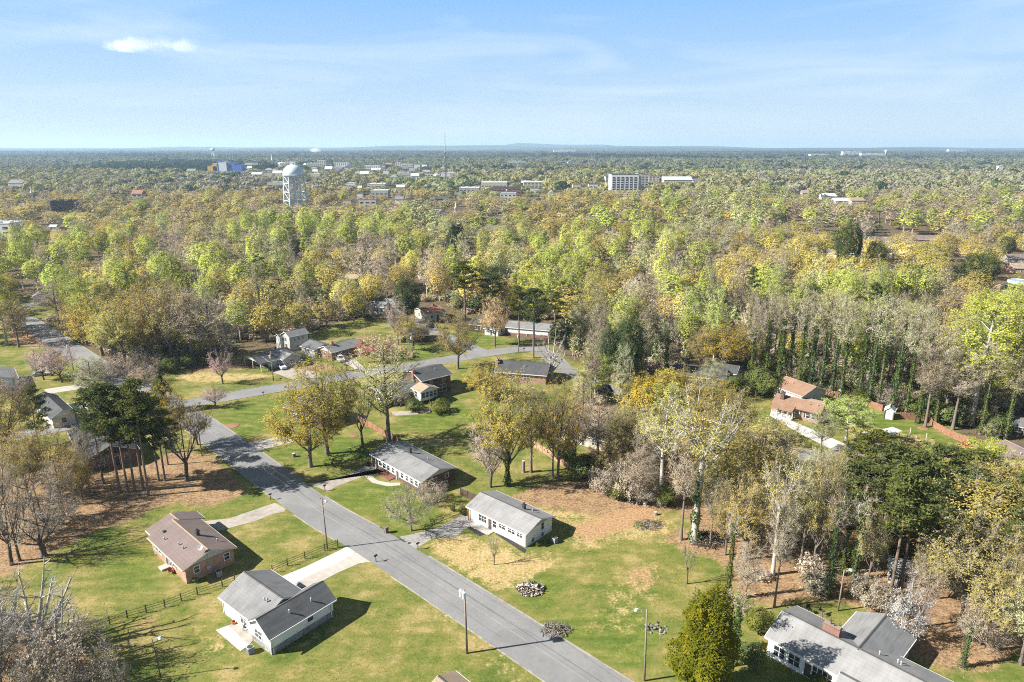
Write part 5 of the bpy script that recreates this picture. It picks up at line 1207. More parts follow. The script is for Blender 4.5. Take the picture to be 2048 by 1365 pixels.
for lab, q, h_ in (('pale cut trunk standing by the fence gap', (1047,945), 2.6), ('small brown stump at the wood edge by the tan clearing', (1311,1030), .6)):
    p = P(*q); e = empty('tree_stump', (p.x, p.y, 0), 0, lab, 'tree stump'); s = MB(); s.lathe([(.42, -.1), (.34, .3), (.3, h_)], (0, 0, 0), 10); s.build('stump', M['pole_wood'], e); s = MB(); s.lathe([(.29, h_), (.02, h_+.02)], (0, 0, 0), 10); s.build('cut_face', M['cream'], e)
def mulch_ring(label, px, r):
    p = P(*px); mb = MB(); mb.lathe([(r, 0), (r*.95, .07), (r*.3, .14), (.02, .16)], (0, 0, 0), 18); o = mb.build('mulch_mound', M['rope' if 0 else 'brown_wood'], None, False, (p.x, p.y, .01)); tag(o, label, 'mound')
mulch_ring('ring of tan mulch round the small cherry tree', (430,815), 1.3); mulch_ring('low round mulch mound on the bright corner lawn', (465,852), 1.6); mulch_ring('low dirt mound on the lawn by the tan fence', (708,872), 1.0); mulch_ring('dirt mound on the lawn inside the fence corner', (1846,857), 1.2)
# stick and rubble heaps: nobody could count the pieces
def heap(name, label, px, r, h, n, mat, seed, lo=.25, hi=.9, th=.09):
    rnd = random.Random(seed); p = P(*px); mb = MB()
    for _ in range(n):
        a, q = rnd.uniform(0, 6.28), rnd.random()**.6; x, y = r*q*math.cos(a), r*.75*q*math.sin(a); z = h*(1-q*q)*rnd.random()+.05
        d = Vector((rnd.gauss(0, 1), rnd.gauss(0, 1), rnd.gauss(0, .4))).normalized()*rnd.uniform(lo, hi); c = Vector((x, y, max(z, .06)))
        mb.cur = rnd.choice([0, 0, 1, 2]); mb.tube([c-d/2, c+d/2], th*rnd.uniform(.5, 1.3), 5)
    o = mb.build(name, mat, None, False, (p.x, p.y, 0)); tag(o, label, kind='stuff'); return o
wood3 = [M['pole_wood'], M['cream'], M['dark_wood']]
heap('log_heap', 'heap of split logs and rubble on the green lot edge', (1061,1180), 2.1, 1.1, 420, wood3, 3, .3, .9, .1)
heap('brush_heap', 'grey brush heap lying at the road side', (1112,1262), 2.2, .5, 260, [M['stone'], M['pole_wood'], M['dark_wood']], 4, .3, 1.3, .035)
heap('brush_heap', 'dark brush heap at the foot of the giant poplar', (1415,1082), 3.2, 1.3, 420, [M['dark_wood'], M['pole_wood'], M['dark_wood']], 5, .8, 2.4, .04)
heap('brush_heap', 'grey brush line at the clearing edge', (1296,1050), 2.6, .2, 110, [M['dark_wood'], M['pole_wood'], M['stone']], 6, .8, 2.6, .035)
heap('rubble', 'row of pale stones beside the magnolia', (1312,1258), 1.7, .2, 46, [M['stone'], M['dark_wood'], M['stone']], 7, .25, .4, .11)
heap('firewood_heap', 'red brown heap with dark tarpaulin at the fence end', (1936,893), 2.0, 1.0, 160, [M['red'], M['brown_wood'], M['black']], 8, .4, 1.2, .12)
# deck furniture, patio things
def chair(label, px, rz, mat, z=.05, cat='chair'):
    p = P(*px); e = empty('patio_chair', (p.x, p.y, z), R_(rz), label, cat); s = MB(); s.bx(-.3, .3, -.3, .3, .38, .44); s.build('seat', M[mat], e); b = MB(); b.bx(-.3, .3, .26, .32, .44, .95); b.build('backrest', M[mat], e); l = MB(); l.bx(-.03, .03, -.03, .03, 0, .38); lm = l.mesh('leg', M[mat])
    for x in (-.26, .26):
        for y in (-.26, .26): link('leg', lm, e, (x, y, 0))
chair('white patio chair outside the L shaped house', (489,1258), 30, 'white'); chair('grey patio chair close to the L shaped house wall', (493,1262), 60, 'metal'); chair('dark chair on the deck behind the grey roofed house', (1617,1228), 10, 'black', .46); chair('grey lounge chair on the deck by the chimney', (1642,1232), 40, 'dark_metal', .46)
p = P(469,1246); mb = MB()
for k in range(14): a, b = 2*math.pi*k/14, 2*math.pi*(k+1)/14; mb.tube([(.38*math.cos(a), .38*math.sin(a), .12), (.38*math.cos(b), .38*math.sin(b), .12)], .12, 6)
tag(mb.build('old_tyre', M['rope'], None, True, (p.x, p.y, .06)), 'rusty coloured tyre lying on the patio', 'tyre')
p = P(342,1146); e = empty('wheelbarrow', (p.x, p.y, 0), R_(120), 'red wheelbarrow standing against the brown roofed house wall', 'wheelbarrow'); t = MB(); lo = [(-.3, -.2, .35), (.3, -.2, .35), (.3, .2, .35), (-.3, .2, .35)]; hi = [(-.5, -.36, .7), (.45, -.36, .65), (.45, .36, .65), (-.5, .36, .7)]
t.face(lo[::-1])
for i in range(4): j = (i+1) % 4; t.face([lo[i], lo[j], hi[j], hi[i]])
t.build('tray', M['red'], e); w = MB(); w.tube([(.6, -.05, .2), (.6, .05, .2)], .2, 12); w.build('wheel', M['rubber'], e); f = MB()
for s in (-1, 1): f.tube([(.6, s*.06, .2), (-.2, s*.28, .35), (-1.0, s*.3, .6)], .03, 5); f.tube([(-.25, s*.28, .35), (-.3, s*.28, 0)], .03, 5)
f.build('frame', M['dark_metal'], e)
for i, (l, q) in enumerate((('pale post in the lower right lawn, nearest to the pines', (1812,884)), ('pale post at the edge of the bare dirt patch on the right lawn', (1831,885)), ('pale post on the right lawn closest to the red fence', (1852,879)), ('pale post beside the concrete pad on the right lawn', (1798,876)), ('pale post behind the concrete pad on the right lawn', (1820,868)))):
    p = P(*q); mb = MB(); mb.lathe([(.09, -.1), (.08, 1.5), (.05, 1.56)], (0, 0, 0), 8); tag(mb.build('garden_post', M['cream'], None, False, (p.x, p.y, 0)), l, 'post', 'posts on the right lawn')
# swimming pool-like tank at the far right
p = P(2040,566); e = empty('swimming_pool', (p.x, p.y, 0), 0, 'round above ground pool with pale blue water at the right edge', 'pool'); mb = MB(); mb.lathe([(5.2, 0), (5.2, 1.1), (5.0, 1.2), (4.9, 1.0)], (0, 0, 0), 28); mb.build('wall', M['white'], e); w = MB(); w.lathe([(4.88, 1.0), (.05, 1.01)], (0, 0, 0), 28); M['pool'] = plain('pool_water', (.25, .45, .5), .1, .05); w.build('water', M['pool'], e)
# rose bed by white ranch, small garden shrubs beside walls
for l, q, w_, h_ in (('tiny dark shrub at the white ranch gable corner', (1075,1092), 14, 1.0), ('second small shrub along the white ranch gable', (1096,1086), 12, .9), ('low shrub at the brown roofed house corner', (392,1165), 16, 1.0), ('round clipped shrub at the porch of the grey roofed house', (1628,1362), 26, 1.2), ('dark shrub under the sunroom stilts', (880,806), 40, 2.0), ('shrub below the split level windows', (815,806), 40, 2.2)):
    p = P(*q); plant('s', p.x, p.y, h_, w_*depth(p.x, p.y)/CF, l)
# ------------------------------------------------------------------ town, towers, far woodland, hills, sky
def town(name, label, x0, x1, yt, yb, wall, roof='roof_metal', style='flat', win=True, dep=None, cat='building', yaw=0.0, drop=4):
    """a block whose front stands on the ground below image row yb"""
    p = P((x0+x1)/2, yb+drop); Y = p.y; W = max(4, (x1-x0)*depth(p.x, Y)/CF); h = max(3.2, CH-Y*math.tan(PITCH-math.atan((682.5-yt)/CF))); D = dep or min(W*.8, 26)
    e = empty(name, (p.x, Y, 0), yaw, label, cat); LANDFAR.append((p.x, Y, W/2, D, yb-(3 if yb-yt > 6 else 2)))
    hh = h if style == 'flat' else h*.66
    mb = MB(); mb.bx(-W/2, W/2, 0, D, -.5, hh); mb.build('wall', M[wall], e)
    r = MB()
    if style == 'flat':
        r.bx(-W/2-.15, W/2+.15, -.15, D+.15, hh, hh+.25)
        for a in ((-W/2-.15, W/2+.15, -.15, .15), (-W/2-.15, W/2+.15, D-.15, D+.15), (-W/2-.15, -W/2+.15, .15, D-.15), (W/2-.15, W/2+.15, .15, D-.15)): r.bx(*a, hh+.25, hh+.9)
        r.bx(-W*.2, -W*.05, D*.4, D*.6, hh+.25, hh+1.8); r.bx(W*.15, W*.28, D*.5, D*.75, hh+.25, hh+1.5)
    elif style == 'gable': r.prism([(-.5, hh-.1), (D/2, h), (D+.5, hh-.1)], -W/2-.5, W/2+.5, 'x')
    elif style == 'front': r.prism([(-W/2-.5, hh-.1), (0, h), (W/2+.5, hh-.1)], -.5, D+.5, 'y')
    r.build('roof', M[roof], e)
    if win:
        nf = max(1, int(hh/3.6)); nb = max(2, min(14, int(W/5))); g = MB(); g.bx(-W/nb*.3, W/nb*.3, -.06, -.01, 1.1, 2.6); g.bx(-W/nb*.32, W/nb*.32, -.12, -.01, .9, 1.09, 1); gm = g.mesh('window', [M['glass'], M['white']])
        for f in range(nf):
            for k in range(nb): link('window', gm, e, (-W/2+W*(k+.5)/nb, 0, f*3.6))
    return e
LANDFAR = []
T_ = [
 ('white_building','long white low shop roof right of the blue hall',612,636,327,335,'cream','roof_metal','flat'), ('pink_building','pinkish low building beside the blue hall',561,576,327,335,'beige','roof_tan','flat'), ('brick_building','small brick building left of the pink one',504,516,326,335,'brick','roof_mid','gable'),
 ('church_tower','square white tower with dark top openings in the town',636,652,320,337,'cream','roof_mid','flat'), ('dark_building','dark building beside the square white tower',652,664,321,332,'dark_brick','roof_dark','flat'), ('white_building','white and dark block in the town centre',670,698,325,338,'white','roof_mid','flat'), ('white_building','white two storey town block, left of the tan one',730,760,330,342,'white','roof_mid','flat'),
 ('tan_building','tan block between two white town blocks',761,771,331,341,'cream','roof_tan','flat'), ('brick_building','brick block on the town skyline',771,784,326,332,'brick','roof_red','gable'), ('white_building','small white block on the town skyline',791,803,326,335,'white','roof_metal','flat'), ('cream_building','tall cream block left of the lattice mast',804,826,327,340,'cream','roof_mid','flat'),
 ('white_house','cluster of white gables below the cream block',802,822,345,356,'white','roof_metal','front'), ('white_hall','white gable right of the gable cluster',822,838,347,358,'white','roof_metal','gable'), ('brick_building','dark brick block left of the mast foot',845,856,335,347,'dark_brick','roof_mid','flat'), ('tan_building','tan building at the mast foot',850,866,347,357,'cream','roof_mid','flat'),
 ('warehouse','blue grey warehouse with bright white roof',742,776,382,393,'grey_siding','white','flat'), ('warehouse','long white roofed store behind the blue grey warehouse',735,770,369,377,'cream','white','flat'), ('school','pinkish paved lot building near the lime wood',718,752,400,412,'beige','roof_tan','flat'), ('low_building','low tan building beside the water tower grove',686,702,402,408,'cream','roof_tan','flat'), ('brown_roof_building','brown roofed building below the mast',872,897,394,403,'brick','roof_dark','gable'),
 ('strip_store','long white store right of the mast',918,958,377,385,'cream','white','flat'), ('strip_store','long pink white store in front of the hospital',962,1014,366,376,'beige','white','flat'), ('brick_building','brick block below the long pink store',985,1012,376,386,'brick','roof_mid','flat'), ('brick_building','brick building left of the pink blossom',1014,1042,376,390,'brick','roof_mid','flat'), ('strip_store','pinkish store with white roof left of the hospital',1047,1084,365,376,'beige','white','flat'), ('white_building','white low building under the pinkish store',1000,1032,388,396,'white','roof_metal','flat'),
 ('white_building','long white roof on the wooded ridge',1015,1053,323,328,'white','roof_metal','flat'), ('church','white gabled church on the wooded ridge',1135,1152,320,330,'white','roof_grey','front'), ('parking_building','small white parking block left of the hospital',1177,1195,369,377,'white','roof_mid','flat'), ('tan_building','tan block among the ochre trees left of the hospital',1145,1161,370,379,'cream','roof_tan','flat'), ('clinic','cream clinic just right of the hospital',1297,1318,353,367,'cream','roof_mid','flat'),
 ('hall','wide hall with pale green metal roof',1327,1384,354,368,'cream','roof_metal','gable'), ('house','small white house right of the green roofed hall',1386,1403,358,366,'white','roof_mid','gable'),
 ('white_house','white house among the left ochre trees',18,47,360,376,'white','roof_grey','gable'), ('cream_house','cream house with reddish roof among the left oaks',264,285,381,397,'cream','roof_red','gable'), ('white_store','big white roofed store at the left edge',-30,24,449,478,'white','white','flat'), ('white_house','white house behind the lime trees on the left',100,113,450,458,'white','roof_metal','gable'), ('white_house','pale cottage left of the blue and yellow hall',374,391,338,347,'white','roof_grey','gable'), ('long_building','low cream building left of the water tower',535,575,366,374,'cream','roof_metal','flat'),
 ('plant','far white factory with stepped roof near the horizon',1685,1722,304,313,'white','white','flat'), ('plant','long low white factory wing near the horizon',1722,1768,308,314,'white','white','flat'), ('plant','long white shed left of the far factory',1620,1656,309,314,'white','white','flat'), ('plant','far pale sheds near the right horizon',1896,1932,299,304,'white','white','flat'), ('plant','tiny pale sheds on the horizon right of the mast',1107,1151,300,305,'white','white','flat'), ('silo','white silo at the far right wood',1995,2004,333,344,'white','roof_metal','flat'),
 ('pink_house','pinkish roof glimpsed in the right woods',1604,1617,381,392,'beige','roof_tan','gable'), ('pink_house','pink white roofs left in the wooded valley',1646,1672,388,398,'beige','white','gable'), ('white_house','white roofs right in the wooded valley',1671,1700,397,407,'cream','white','gable'), ('tan_house','tan roofed house at the wooded valley end',1702,1728,396,408,'cream','roof_tan','gable'),
]
for a in T_: town(*a[:9], win=(a[3]-a[2] > 9))
tw = random.Random(21); sp_ = sorted([(tw.uniform(485, 905), tw.uniform(324, 350)) for _ in range(44)]+[(tw.uniform(690, 1120), tw.uniform(360, 395)) for _ in range(16)])
ORDW = 'first second third fourth fifth sixth seventh eighth ninth tenth eleventh twelfth thirteenth fourteenth fifteenth sixteenth seventeenth eighteenth nineteenth twentieth twentyfirst twentysecond twentythird twentyfourth'.split()
cnt = {}
for x, y in sp_:
    w_ = tw.uniform(7, 20); c_ = tw.choice([('white', 'white', 'white'), ('cream', 'roof_metal', 'pale'), ('brick', 'roof_mid', 'brick'), ('white', 'roof_grey', 'grey roofed'), ('beige', 'white', 'tan')]); z_ = 'town centre skyline' if y < 352 else 'town edge below the mast'
    cnt[(c_[2], z_)] = cnt.get((c_[2], z_), 0)+1
    o_ = town('town_house', f"small {c_[2]} building on the {z_}, {ORDW[cnt[(c_[2], z_)]-1]} from left", x-w_/2, x+w_/2, y, y+tw.uniform(6, 11), c_[0], c_[1], tw.choice(['flat', 'gable', 'gable', 'front']), False); o_['group'] = 'small buildings of the town'
# hospital
e = town('hospital', 'large white five storey hospital with tall dark window bays', 1222, 1276, 350, 384, 'white', 'roof_mid', 'flat', False, 30)
p = e.location; W = 54*depth(p.x, p.y)/CF; hT = CH-p.y*math.tan(PITCH-math.atan((682.5-350)/CF))
for k in range(6):
    g = MB(); x = -W/2+W*(k+.55)/6.3; g.bx(x-W*.045, x+W*.045, -.25, -.02, 4, hT-3)
    for f in range(6): g.bx(x-W*.045, x+W*.045, -.30, -.25, 4+f*(hT-7)/6, 4.8+f*(hT-7)/6, 1)
    g.build('window_bay', [M['glass'], M['white']], e)
town('hospital_wing', 'cream hospital stair tower beside the window bays', 1276, 1281, 348, 383, 'cream', 'roof_mid', 'flat', False, 30); town('hospital_wing', 'shaded grey hospital wing on the right', 1281, 1296, 349, 378, 'grey_siding', 'roof_mid', 'flat', True, 40); town('hospital_wing', 'low blue grey wing left of the hospital', 1211, 1222, 354, 368, 'grey_siding', 'roof_mid', 'flat', True, 20)
# blue and yellow hall
e = empty('blue_yellow_hall', P(450,349), 0, 'blue and yellow hall with stepped tower in the town', 'building'); Y = e.location.y; u = depth(e.location.x, Y)/CF; LANDFAR.append((e.location.x, Y, 36*u, 30, 343))
def hz(y): return CH-Y*math.tan(PITCH-math.atan((682.5-y)/CF))
for n_, x0, x1, yt, m in (('yellow_wing', -33, -13, 333, 'yellow'), ('yellow_wing', -22, -14, 328, 'yellow'), ('blue_tower', -13, -9, 322, 'blue'), ('white_front', -9, 6, 325, 'white'), ('blue_wing', 3, 22, 327, 'blue'), ('blue_wing', 22, 35, 331, 'blue')):
    mb = MB(); mb.bx(x0*u, x1*u, {'blue': -1.5, 'white': -4, 'yellow': -2}[m], 24, -.5, hz(yt)); mb.bx(x0*u-.2, x1*u+.2, {'blue': -1.7, 'white': -4.2, 'yellow': -2.2}[m], 24.2, hz(yt), hz(yt)+.6); mb.build(n_, M[m], e)
# brick school at the left
e = town('brick_school', 'dark brick school with rows of white framed windows on the left', 107, 145, 404, 426, 'dark_brick', 'roof_dark', 'flat', True, 18); e.rotation_euler.z = R_(12)
# steeples
def steeple(label, x, yt, yb):
    p = P(x, yb+5); u = depth(p.x, p.y)/CF; h = CH-p.y*math.tan(PITCH-math.atan((682.5-yt)/CF)); e = empty('church_steeple', p, R_(20), label, 'steeple'); w = max(1.0, 1.7*u); hm = h-13*u*.9
    b = MB(); b.bx(-w, w, -w, w, 0, max(4, hm)); b.bx(-w*1.2, w*1.2, -w*1.2, w*1.2, max(4, hm), max(4, hm)+.5); b.build('tower', M['white'], e); s = MB(); s.lathe([(w, max(4, hm)+.5), (w*.5, (hm+h)/2), (.08, h)], (0, 0, 0), 8); s.build('spire', M['white'], e); LANDFAR.append((p.x, p.y, w*2, 10, yb))
steeple('thin white steeple among the left ochre trees', 65, 375, 394); steeple('thin white steeple above the lime wood', 912, 404, 422); steeple('tiny pale steeple left of the water tower', 545, 308, 328)
# water towers
def water_tower(label, x, yt, yb, wtank, legs=6, name='water_tower'):
    p = P(x, yb); Y = p.y; u = depth(p.x, Y, 30)/CF; h = CH-Y*math.tan(PITCH-math.atan((682.5-yt)/CF)); R = wtank*u/2; e = empty(name, (p.x, Y, 0), .3, label, 'water tower'); LANDFAR.append((p.x, Y, R*1.3, R*2, yb-12))
    zb = h-R*1.02; t = MB(); t.lathe([(.3, zb-R*.62), (R*.55, zb-R*.42), (R*.88, zb-R*.18), (R, zb), (R, zb+R*.22), (R*.97, zb+R*.36), (R*.84, zb+R*.62), (R*.58, zb+R*.86), (R*.25, zb+R*.98), (.05, h)], (0, 0, 0), 28); o = t.build('tank', M['tankwhite'], e, True)
    f = MB(); f.lathe([(R*.12, h-.15), (R*.12, h+R*.12), (.05, h+R*.2)], (0, 0, 0), 8); f.build('finial', M['metal'], o); w = MB(); w.lathe([(R*1.02, zb-.05), (R*1.1, zb-.05), (R*1.1, zb+.02), (R*1.02, zb+.02)], (0, 0, 0), 28)
    for k in range(24): a = 2*math.pi*k/24; w.tube([(R*1.09*math.cos(a), R*1.09*math.sin(a), zb), (R*1.09*math.cos(a), R*1.09*math.sin(a), zb+1)], .04, 4)
    for k in range(24): a, b = 2*math.pi*k/24, 2*math.pi*(k+1)/24; w.tube([(R*1.09*math.cos(a), R*1.09*math.sin(a), zb+1), (R*1.09*math.cos(b), R*1.09*math.sin(b), zb+1)], .05, 4)
    w.build('walkway', M['tankwhite'], e); r = MB(); r.tube([(0, 0, 0), (0, 0, zb-R*.6)], R*.14, 10); r.build('riser', M['tankwhite'], e)
    def lp(a, z): q = 1+.22*(1-z/zb); return (R*.93*q*math.cos(a), R*.93*q*math.sin(a), z)
    for k in range(legs):
        a = 2*math.pi*k/legs; l = MB(); l.tube([lp(a, 0), lp(a, zb)], R*.085, 6); l.build('leg', M['tankwhite'], e)
    b = MB(); lv = [zb*q for q in (.02, .27, .52, .77)]
    for z in lv[1:]:
        for k in range(legs): b.tube([lp(2*math.pi*k/legs, z), lp(2*math.pi*(k+1)/legs, z)], R*.045, 5)
    for z0, z1 in zip(lv, lv[1:]+[zb*.98]):
        for k in range(legs):
            for d in (1, -1): b.tube([lp(2*math.pi*k/legs, z0), lp(2*math.pi*(k+d)/legs, z1)], R*.026, 4)
    b.build('brace', M['tankwhite'], e)
water_tower('big white water tower on six braced legs', 593, 329, 420, 41); water_tower('small pale water tower far off by the blue hall', 428, 296, 321, 8, 5)
p = P(1770,315); u = depth(p.x, p.y)/CF; h = CH-p.y*math.tan(PITCH-math.atan((682.5-300)/CF)); e = empty('water_tower', p, 0, 'far pedestal water tower beside the white factory', 'water tower'); t = MB(); t.lathe([(1.2*u, 0), (.8*u, h*.5), (1.5*u, h*.68), (2.6*u, h*.84), (1.6*u, h*.97), (.1, h)], (0, 0, 0), 14); t.build('tank', M['white'], e, True)
# lattice mast
p = P(892,368); h = CH-p.y*math.tan(PITCH-math.atan((682.5-266)/CF)); e = empty('lattice_mast', (p.x, p.y, 0), .3, 'tall thin lattice radio mast rising above the horizon', 'radio mast')
m = MB(); hl = h*.62
for k in range(3):
    a = 2.09*k; m.tube([(2.6*math.cos(a), 2.6*math.sin(a), 0), (1.0*math.cos(a), 1.0*math.sin(a), hl)], .42, 4)
for q in range(16):
    z0, z1 = hl*q/16, hl*(q+1)/16; r0, r1 = 2.6-1.6*q/16, 2.6-1.6*(q+1)/16
    for k in range(3): a, b = 2.09*k, 2.09*(k+1); m.tube([(r0*math.cos(a), r0*math.sin(a), z0), (r1*math.cos(b), r1*math.sin(b), z1)], .2, 3)
m.build('lattice', M['dark_metal'], e); m = MB(); m.tube([(0, 0, hl), (0, 0, h)], [.8, .5], 6); m.build('spike', M['metal'], e); m = MB()
for q in range(7):
    a = q*1.3; z = hl*(.66+.055*q); m.bx(1.5*math.cos(a)-.6, 1.5*math.cos(a)+.6, 1.5*math.sin(a)-.4, 1.5*math.sin(a)+.4, z, z+2.6)
m.build('antenna', M['white'], e)
LANDFAR.append((p.x, p.y, 8, 8, 362))
# ------------------------------------------------------------------ fill the woods: nearest as trees, the rest as woodland
FOOTA = np.array(FOOT)
def blocked(X, Y, r):
    if len(FOOTA) and ((FOOTA-np.array([X, Y]))**2).sum(1).min() < (r+.8)**2: return True
    return False
allroad = np.array([(q.x, q.y) for q in MAIN+CROSS+BEND+SIDE+FARROAD])
GRID = {}
def gkey(x, y): return (int(x//8), int(y//8))
for t in TREES: GRID.setdefault(gkey(t['X'], t['Y']), []).append((t['X'], t['Y'], t['w']))
def close(x, y, r):
    i, j = gkey(x, y)
    for a in (-1, 0, 1):
        for b in (-1, 0, 1):
            for q in GRID.get((i+a, j+b), ()):
                if (q[0]-x)**2+(q[1]-y)**2 < r*r: return True
    return False
rnd = random.Random(12)
WOODP = [wpoly(p) for p in WOODS+[LITTER[1]]]
def inside(x, y, polys):
    for p in polys:
        r = False; j = len(p)-1
        for i in range(len(p)):
            if (p[i][1] > y) != (p[j][1] > y) and x < (p[j][0]-p[i][0])*(y-p[i][1])/(p[j][1]-p[i][1])+p[i][0]: r = not r
            j = i
        if r: return True
    return False
TALLOK = []
def headroom(X, Y, h, half):
    """how tall a tree here may be without standing in front of a town building"""
    for (bx_, by, w, d, row) in LANDFAR:
        if by*.45 < Y < by+d+3 and abs(X-bx_*Y/by) < w*Y/by+half+1:
            h = min(h, -1 if Y > by-4 else CH-Y*math.tan(PITCH-math.atan((682.5-row)/CF)))
    return h
HOUSE_FAR = [(x, y) for (n, x, y) in LAND if y > 215]
CAND = []
def scatter(y0, y1, sp, zone):
    n = int((y1-y0)*(y0+y1)*.84/(sp*sp)*1.5)
    for _ in range(n):
        Y = math.sqrt(rnd.uniform(y0*y0, y1*y1)); X = rnd.uniform(-1, 1)*(.8*Y+14)
        if Y < 330:
            if not inside(X, Y, WOODP) and Y < 214: continue
            if inside(X, Y, CLEAR): continue
            if ((allroad-np.array([X, Y]))**2).sum(1).min() < 36: continue
        elif inside(X, Y, CLEAR): continue
        if close(X, Y, sp): continue
        px, py = PX(X, Y, 14); k = species(px, py, rnd)
        if k == 'k': k = rnd.choice('bbo')
        if k == 'b' and rnd.random() < (.5 if Y > 200 else .25): k = rnd.choice('oollgy' if px > 500 or Y > 330 else 'ooyll')
        if k == 'g' and Y > 200 and rnd.random() < .45: k = rnd.choice('lloy')
        if k in 'v' and Y > 330: k = 'g'
        if Y > 215 and rnd.random() < .03: k = rnd.choice('eeqp')
        if k in 'oyl': k = k.upper()
        K = KIND[k]; f = rnd.uniform(.66, 1.2); h = K['h']*f*(.9 if Y < 500 else .78); w = 2*K['R']*rnd.uniform(.78, 1.25)*(1.05 if Y < 260 else 1.3 if Y < 480 else 1.55)*(.8 if k in 'bgp' else 1)
        if k in 'vbgl' and Y < 330: h *= 1.05; w *= .82
        if blocked(X, Y, min(w*.3, 3)): continue
        if Y < 150 and px > 1470 and PX(X, Y, h)[1] < 885: continue
        if Y > 420:
            h2 = headroom(X, Y, h, w/2)
            if h2 < 4: continue
            if h2 < h: w *= max(.6, h2/h); h = h2
        bad = False
        for hx, hy in HOUSE_FAR:
            if hy-26 < Y < hy+2 and abs(X-hx*Y/hy) < 6: bad = True; break
        if bad: continue
        GRID.setdefault(gkey(X, Y), []).append((X, Y, w)); CAND.append((k, X, Y, h, w))
scatter(84, 214, 5.6, 0); scatter(214, 330, 8.4, 1); scatter(330, 480, 10.6, 1); scatter(480, 900, 14.0, 2)
N_IND = 296-sum(1 for t in TREES if t['k'] not in 'sh')
CAND.sort(key=lambda c: c[2]/max(c[3], 6)**.5)
IND, REST = CAND[:max(0, N_IND)], CAND[max(0, N_IND):]
for k, X, Y, h, w in IND: plant(k, X, Y, h, w)
print('individual trees', len(TREES), 'stuff near', len(REST))
# woodland in one mesh: every crown from a lighter model of its kind
WCOL = {k: (np.array(LEAF[K['leaf']]), np.array(((.36, .30, .23), (.48, .41, .315), (.58, .505, .40)) if K['twig'] in (TWIG, None) else ((.40, .32, .28), (.52, .43, .38), (.62, .53, .475)))) for k, K in KIND.items()}
def lod(k, level, seed):
    K = KIND[k]; g = np.random.default_rng(seed)
    if k in 'pq': mb, T, L = grow_pine(seed, K['h'], K['R'], .5 if k == 'p' else .22, 14 if level == 1 else 8, 11 if level == 1 else 5, 1, 1.2 if level == 1 else 1.9, .34 if level == 1 else .7)
    elif k in 'ecm': mb, T, L = grow_dense(seed, K['h'], K['R'], 420 if level == 1 else 90, 1.0 if level == 1 else 1.9, .72 if k == 'c' else .1, lod=1)
    else:
        d = {'o': 2.2, 'y': 3.0, 'l': 3.6, 'O': .6, 'Y': .7, 'L': 1.0, 'g': 2.0, 'b': .7, 'k': .9, 'v': 1.8, 'i': 1, 'd': .3, 't': 2}.get(k, 1)
        nl, ns, nt, lf, tw, lw = (22, 5, 6, .5, 1.7, .05) if level == 1 else (14, 3, 4, 1.15, 2.3, .15)
        if k in 'bkdvg': nt += 4
        if k in 'OYL': nt = 2
        mb, T, L = grow(seed, K['h'], K['R'], .14 if k not in 'lgvL' else .3, nl, ns, nt, d*(1 if level == 1 else .8), lf, tw, lw, 'tall' if k in 'lgvL' else 'dome', 0, .26, 0, 1)
    if k in 'oylatOYL':
        sh = grow_dense(seed+1, K['h'], K['R']*.95, 1700 if level == 1 else 330, .6 if level == 1 else 1.35, .05 if k not in 'lL' else .35, .16 if k not in 'lL' else .3, lod=1, jit=.38)[2]; L = sh if L is None else np.concatenate([L, sh])
    tv = np.array(mb.v); tf = np.array([[f[0], f[1], f[2]] for f in mb.f if len(f) == 4]+[[f[0], f[2], f[3]] for f in mb.f if len(f) == 4]); TT = tv[tf] if len(tf) else np.zeros((0, 3, 3))
    tris = [TT]; kind = [np.zeros(len(TT), int)]
    if T is not None: tris.append(T); kind.append(np.full(len(T), 1 if k not in 'pq' else 2))
    if L is not None: q = np.concatenate([L[:, [0, 1, 2]], L[:, [0, 2, 3]]]); tris.append(q); kind.append(np.full(len(q), 2))
    if 'ivy' in K and level == 1:
        iv = grow_ivy(seed, K['h']*.7, .8, 130, .9); iv = iv[:, [0, 1, 2]]; tris.append(iv); kind.append(np.full(len(iv), 3))
    return np.concatenate(tris), np.concatenate(kind)
LODS = {}
def woodland(name, items, level, label):
    g = np.random.default_rng(5+level); vs, cs = [], []
    for k, X, Y, h, w in items:
        v = int(g.integers(0, 4)); key = (k, level, v)
        if key not in LODS: LODS[key] = lod(k, level, ord(k)*17+v*5+level)
        T, kd = LODS[key]; K = KIND[k]; a = g.uniform(0, 6.283); c, s = math.cos(a), math.sin(a); sx = w/(2*K['R']); sz = h/K['h']
        t = np.empty_like(T); t[..., 0] = (T[..., 0]*c-T[..., 1]*s)*sx+X; t[..., 1] = (T[..., 0]*s+T[..., 1]*c)*sx+Y; t[..., 2] = T[..., 2]*sz
        lc, tc = WCOL[k]; n = len(T); base = np.empty((n, 3)); r = g.uniform(0, 1, (n, 1))
        def pick(cc): return np.where(r < .5, cc[0]*(1-2*r)+cc[1]*2*r, cc[1]*(2-2*r)+cc[2]*(2*r-1))
        r = .5+(r-.5)*.34+g.uniform(-.25, .25)
        base[:] = np.where((kd == 2)[:, None], pick(lc), np.where((kd == 3)[:, None], pick(np.array(LEAF['ivy'])), pick(tc)*np.where((kd == 0)[:, None], .8, 1.0)))
        gy = base.mean(1, keepdims=True); base = gy+(base-gy)*.95; base *= (.93 if level == 1 else .86)*g.uniform(.72, 1.22)*(1+g.normal(0, .028, 3)); vs.append(t.astype(np.float32)); cs.append(base.astype(np.float32))
    V = np.concatenate(vs); Cc = np.concatenate(cs); print(name, len(V), 'tris')
    o = link(name, np_mesh(name, [(V, 0, Cc)], [WOODMAT])); tag(o, label, kind='stuff'); return o
m, t = newmat('woodland_leaves'); at = t.n('ShaderNodeAttribute', attribute_name='tint')
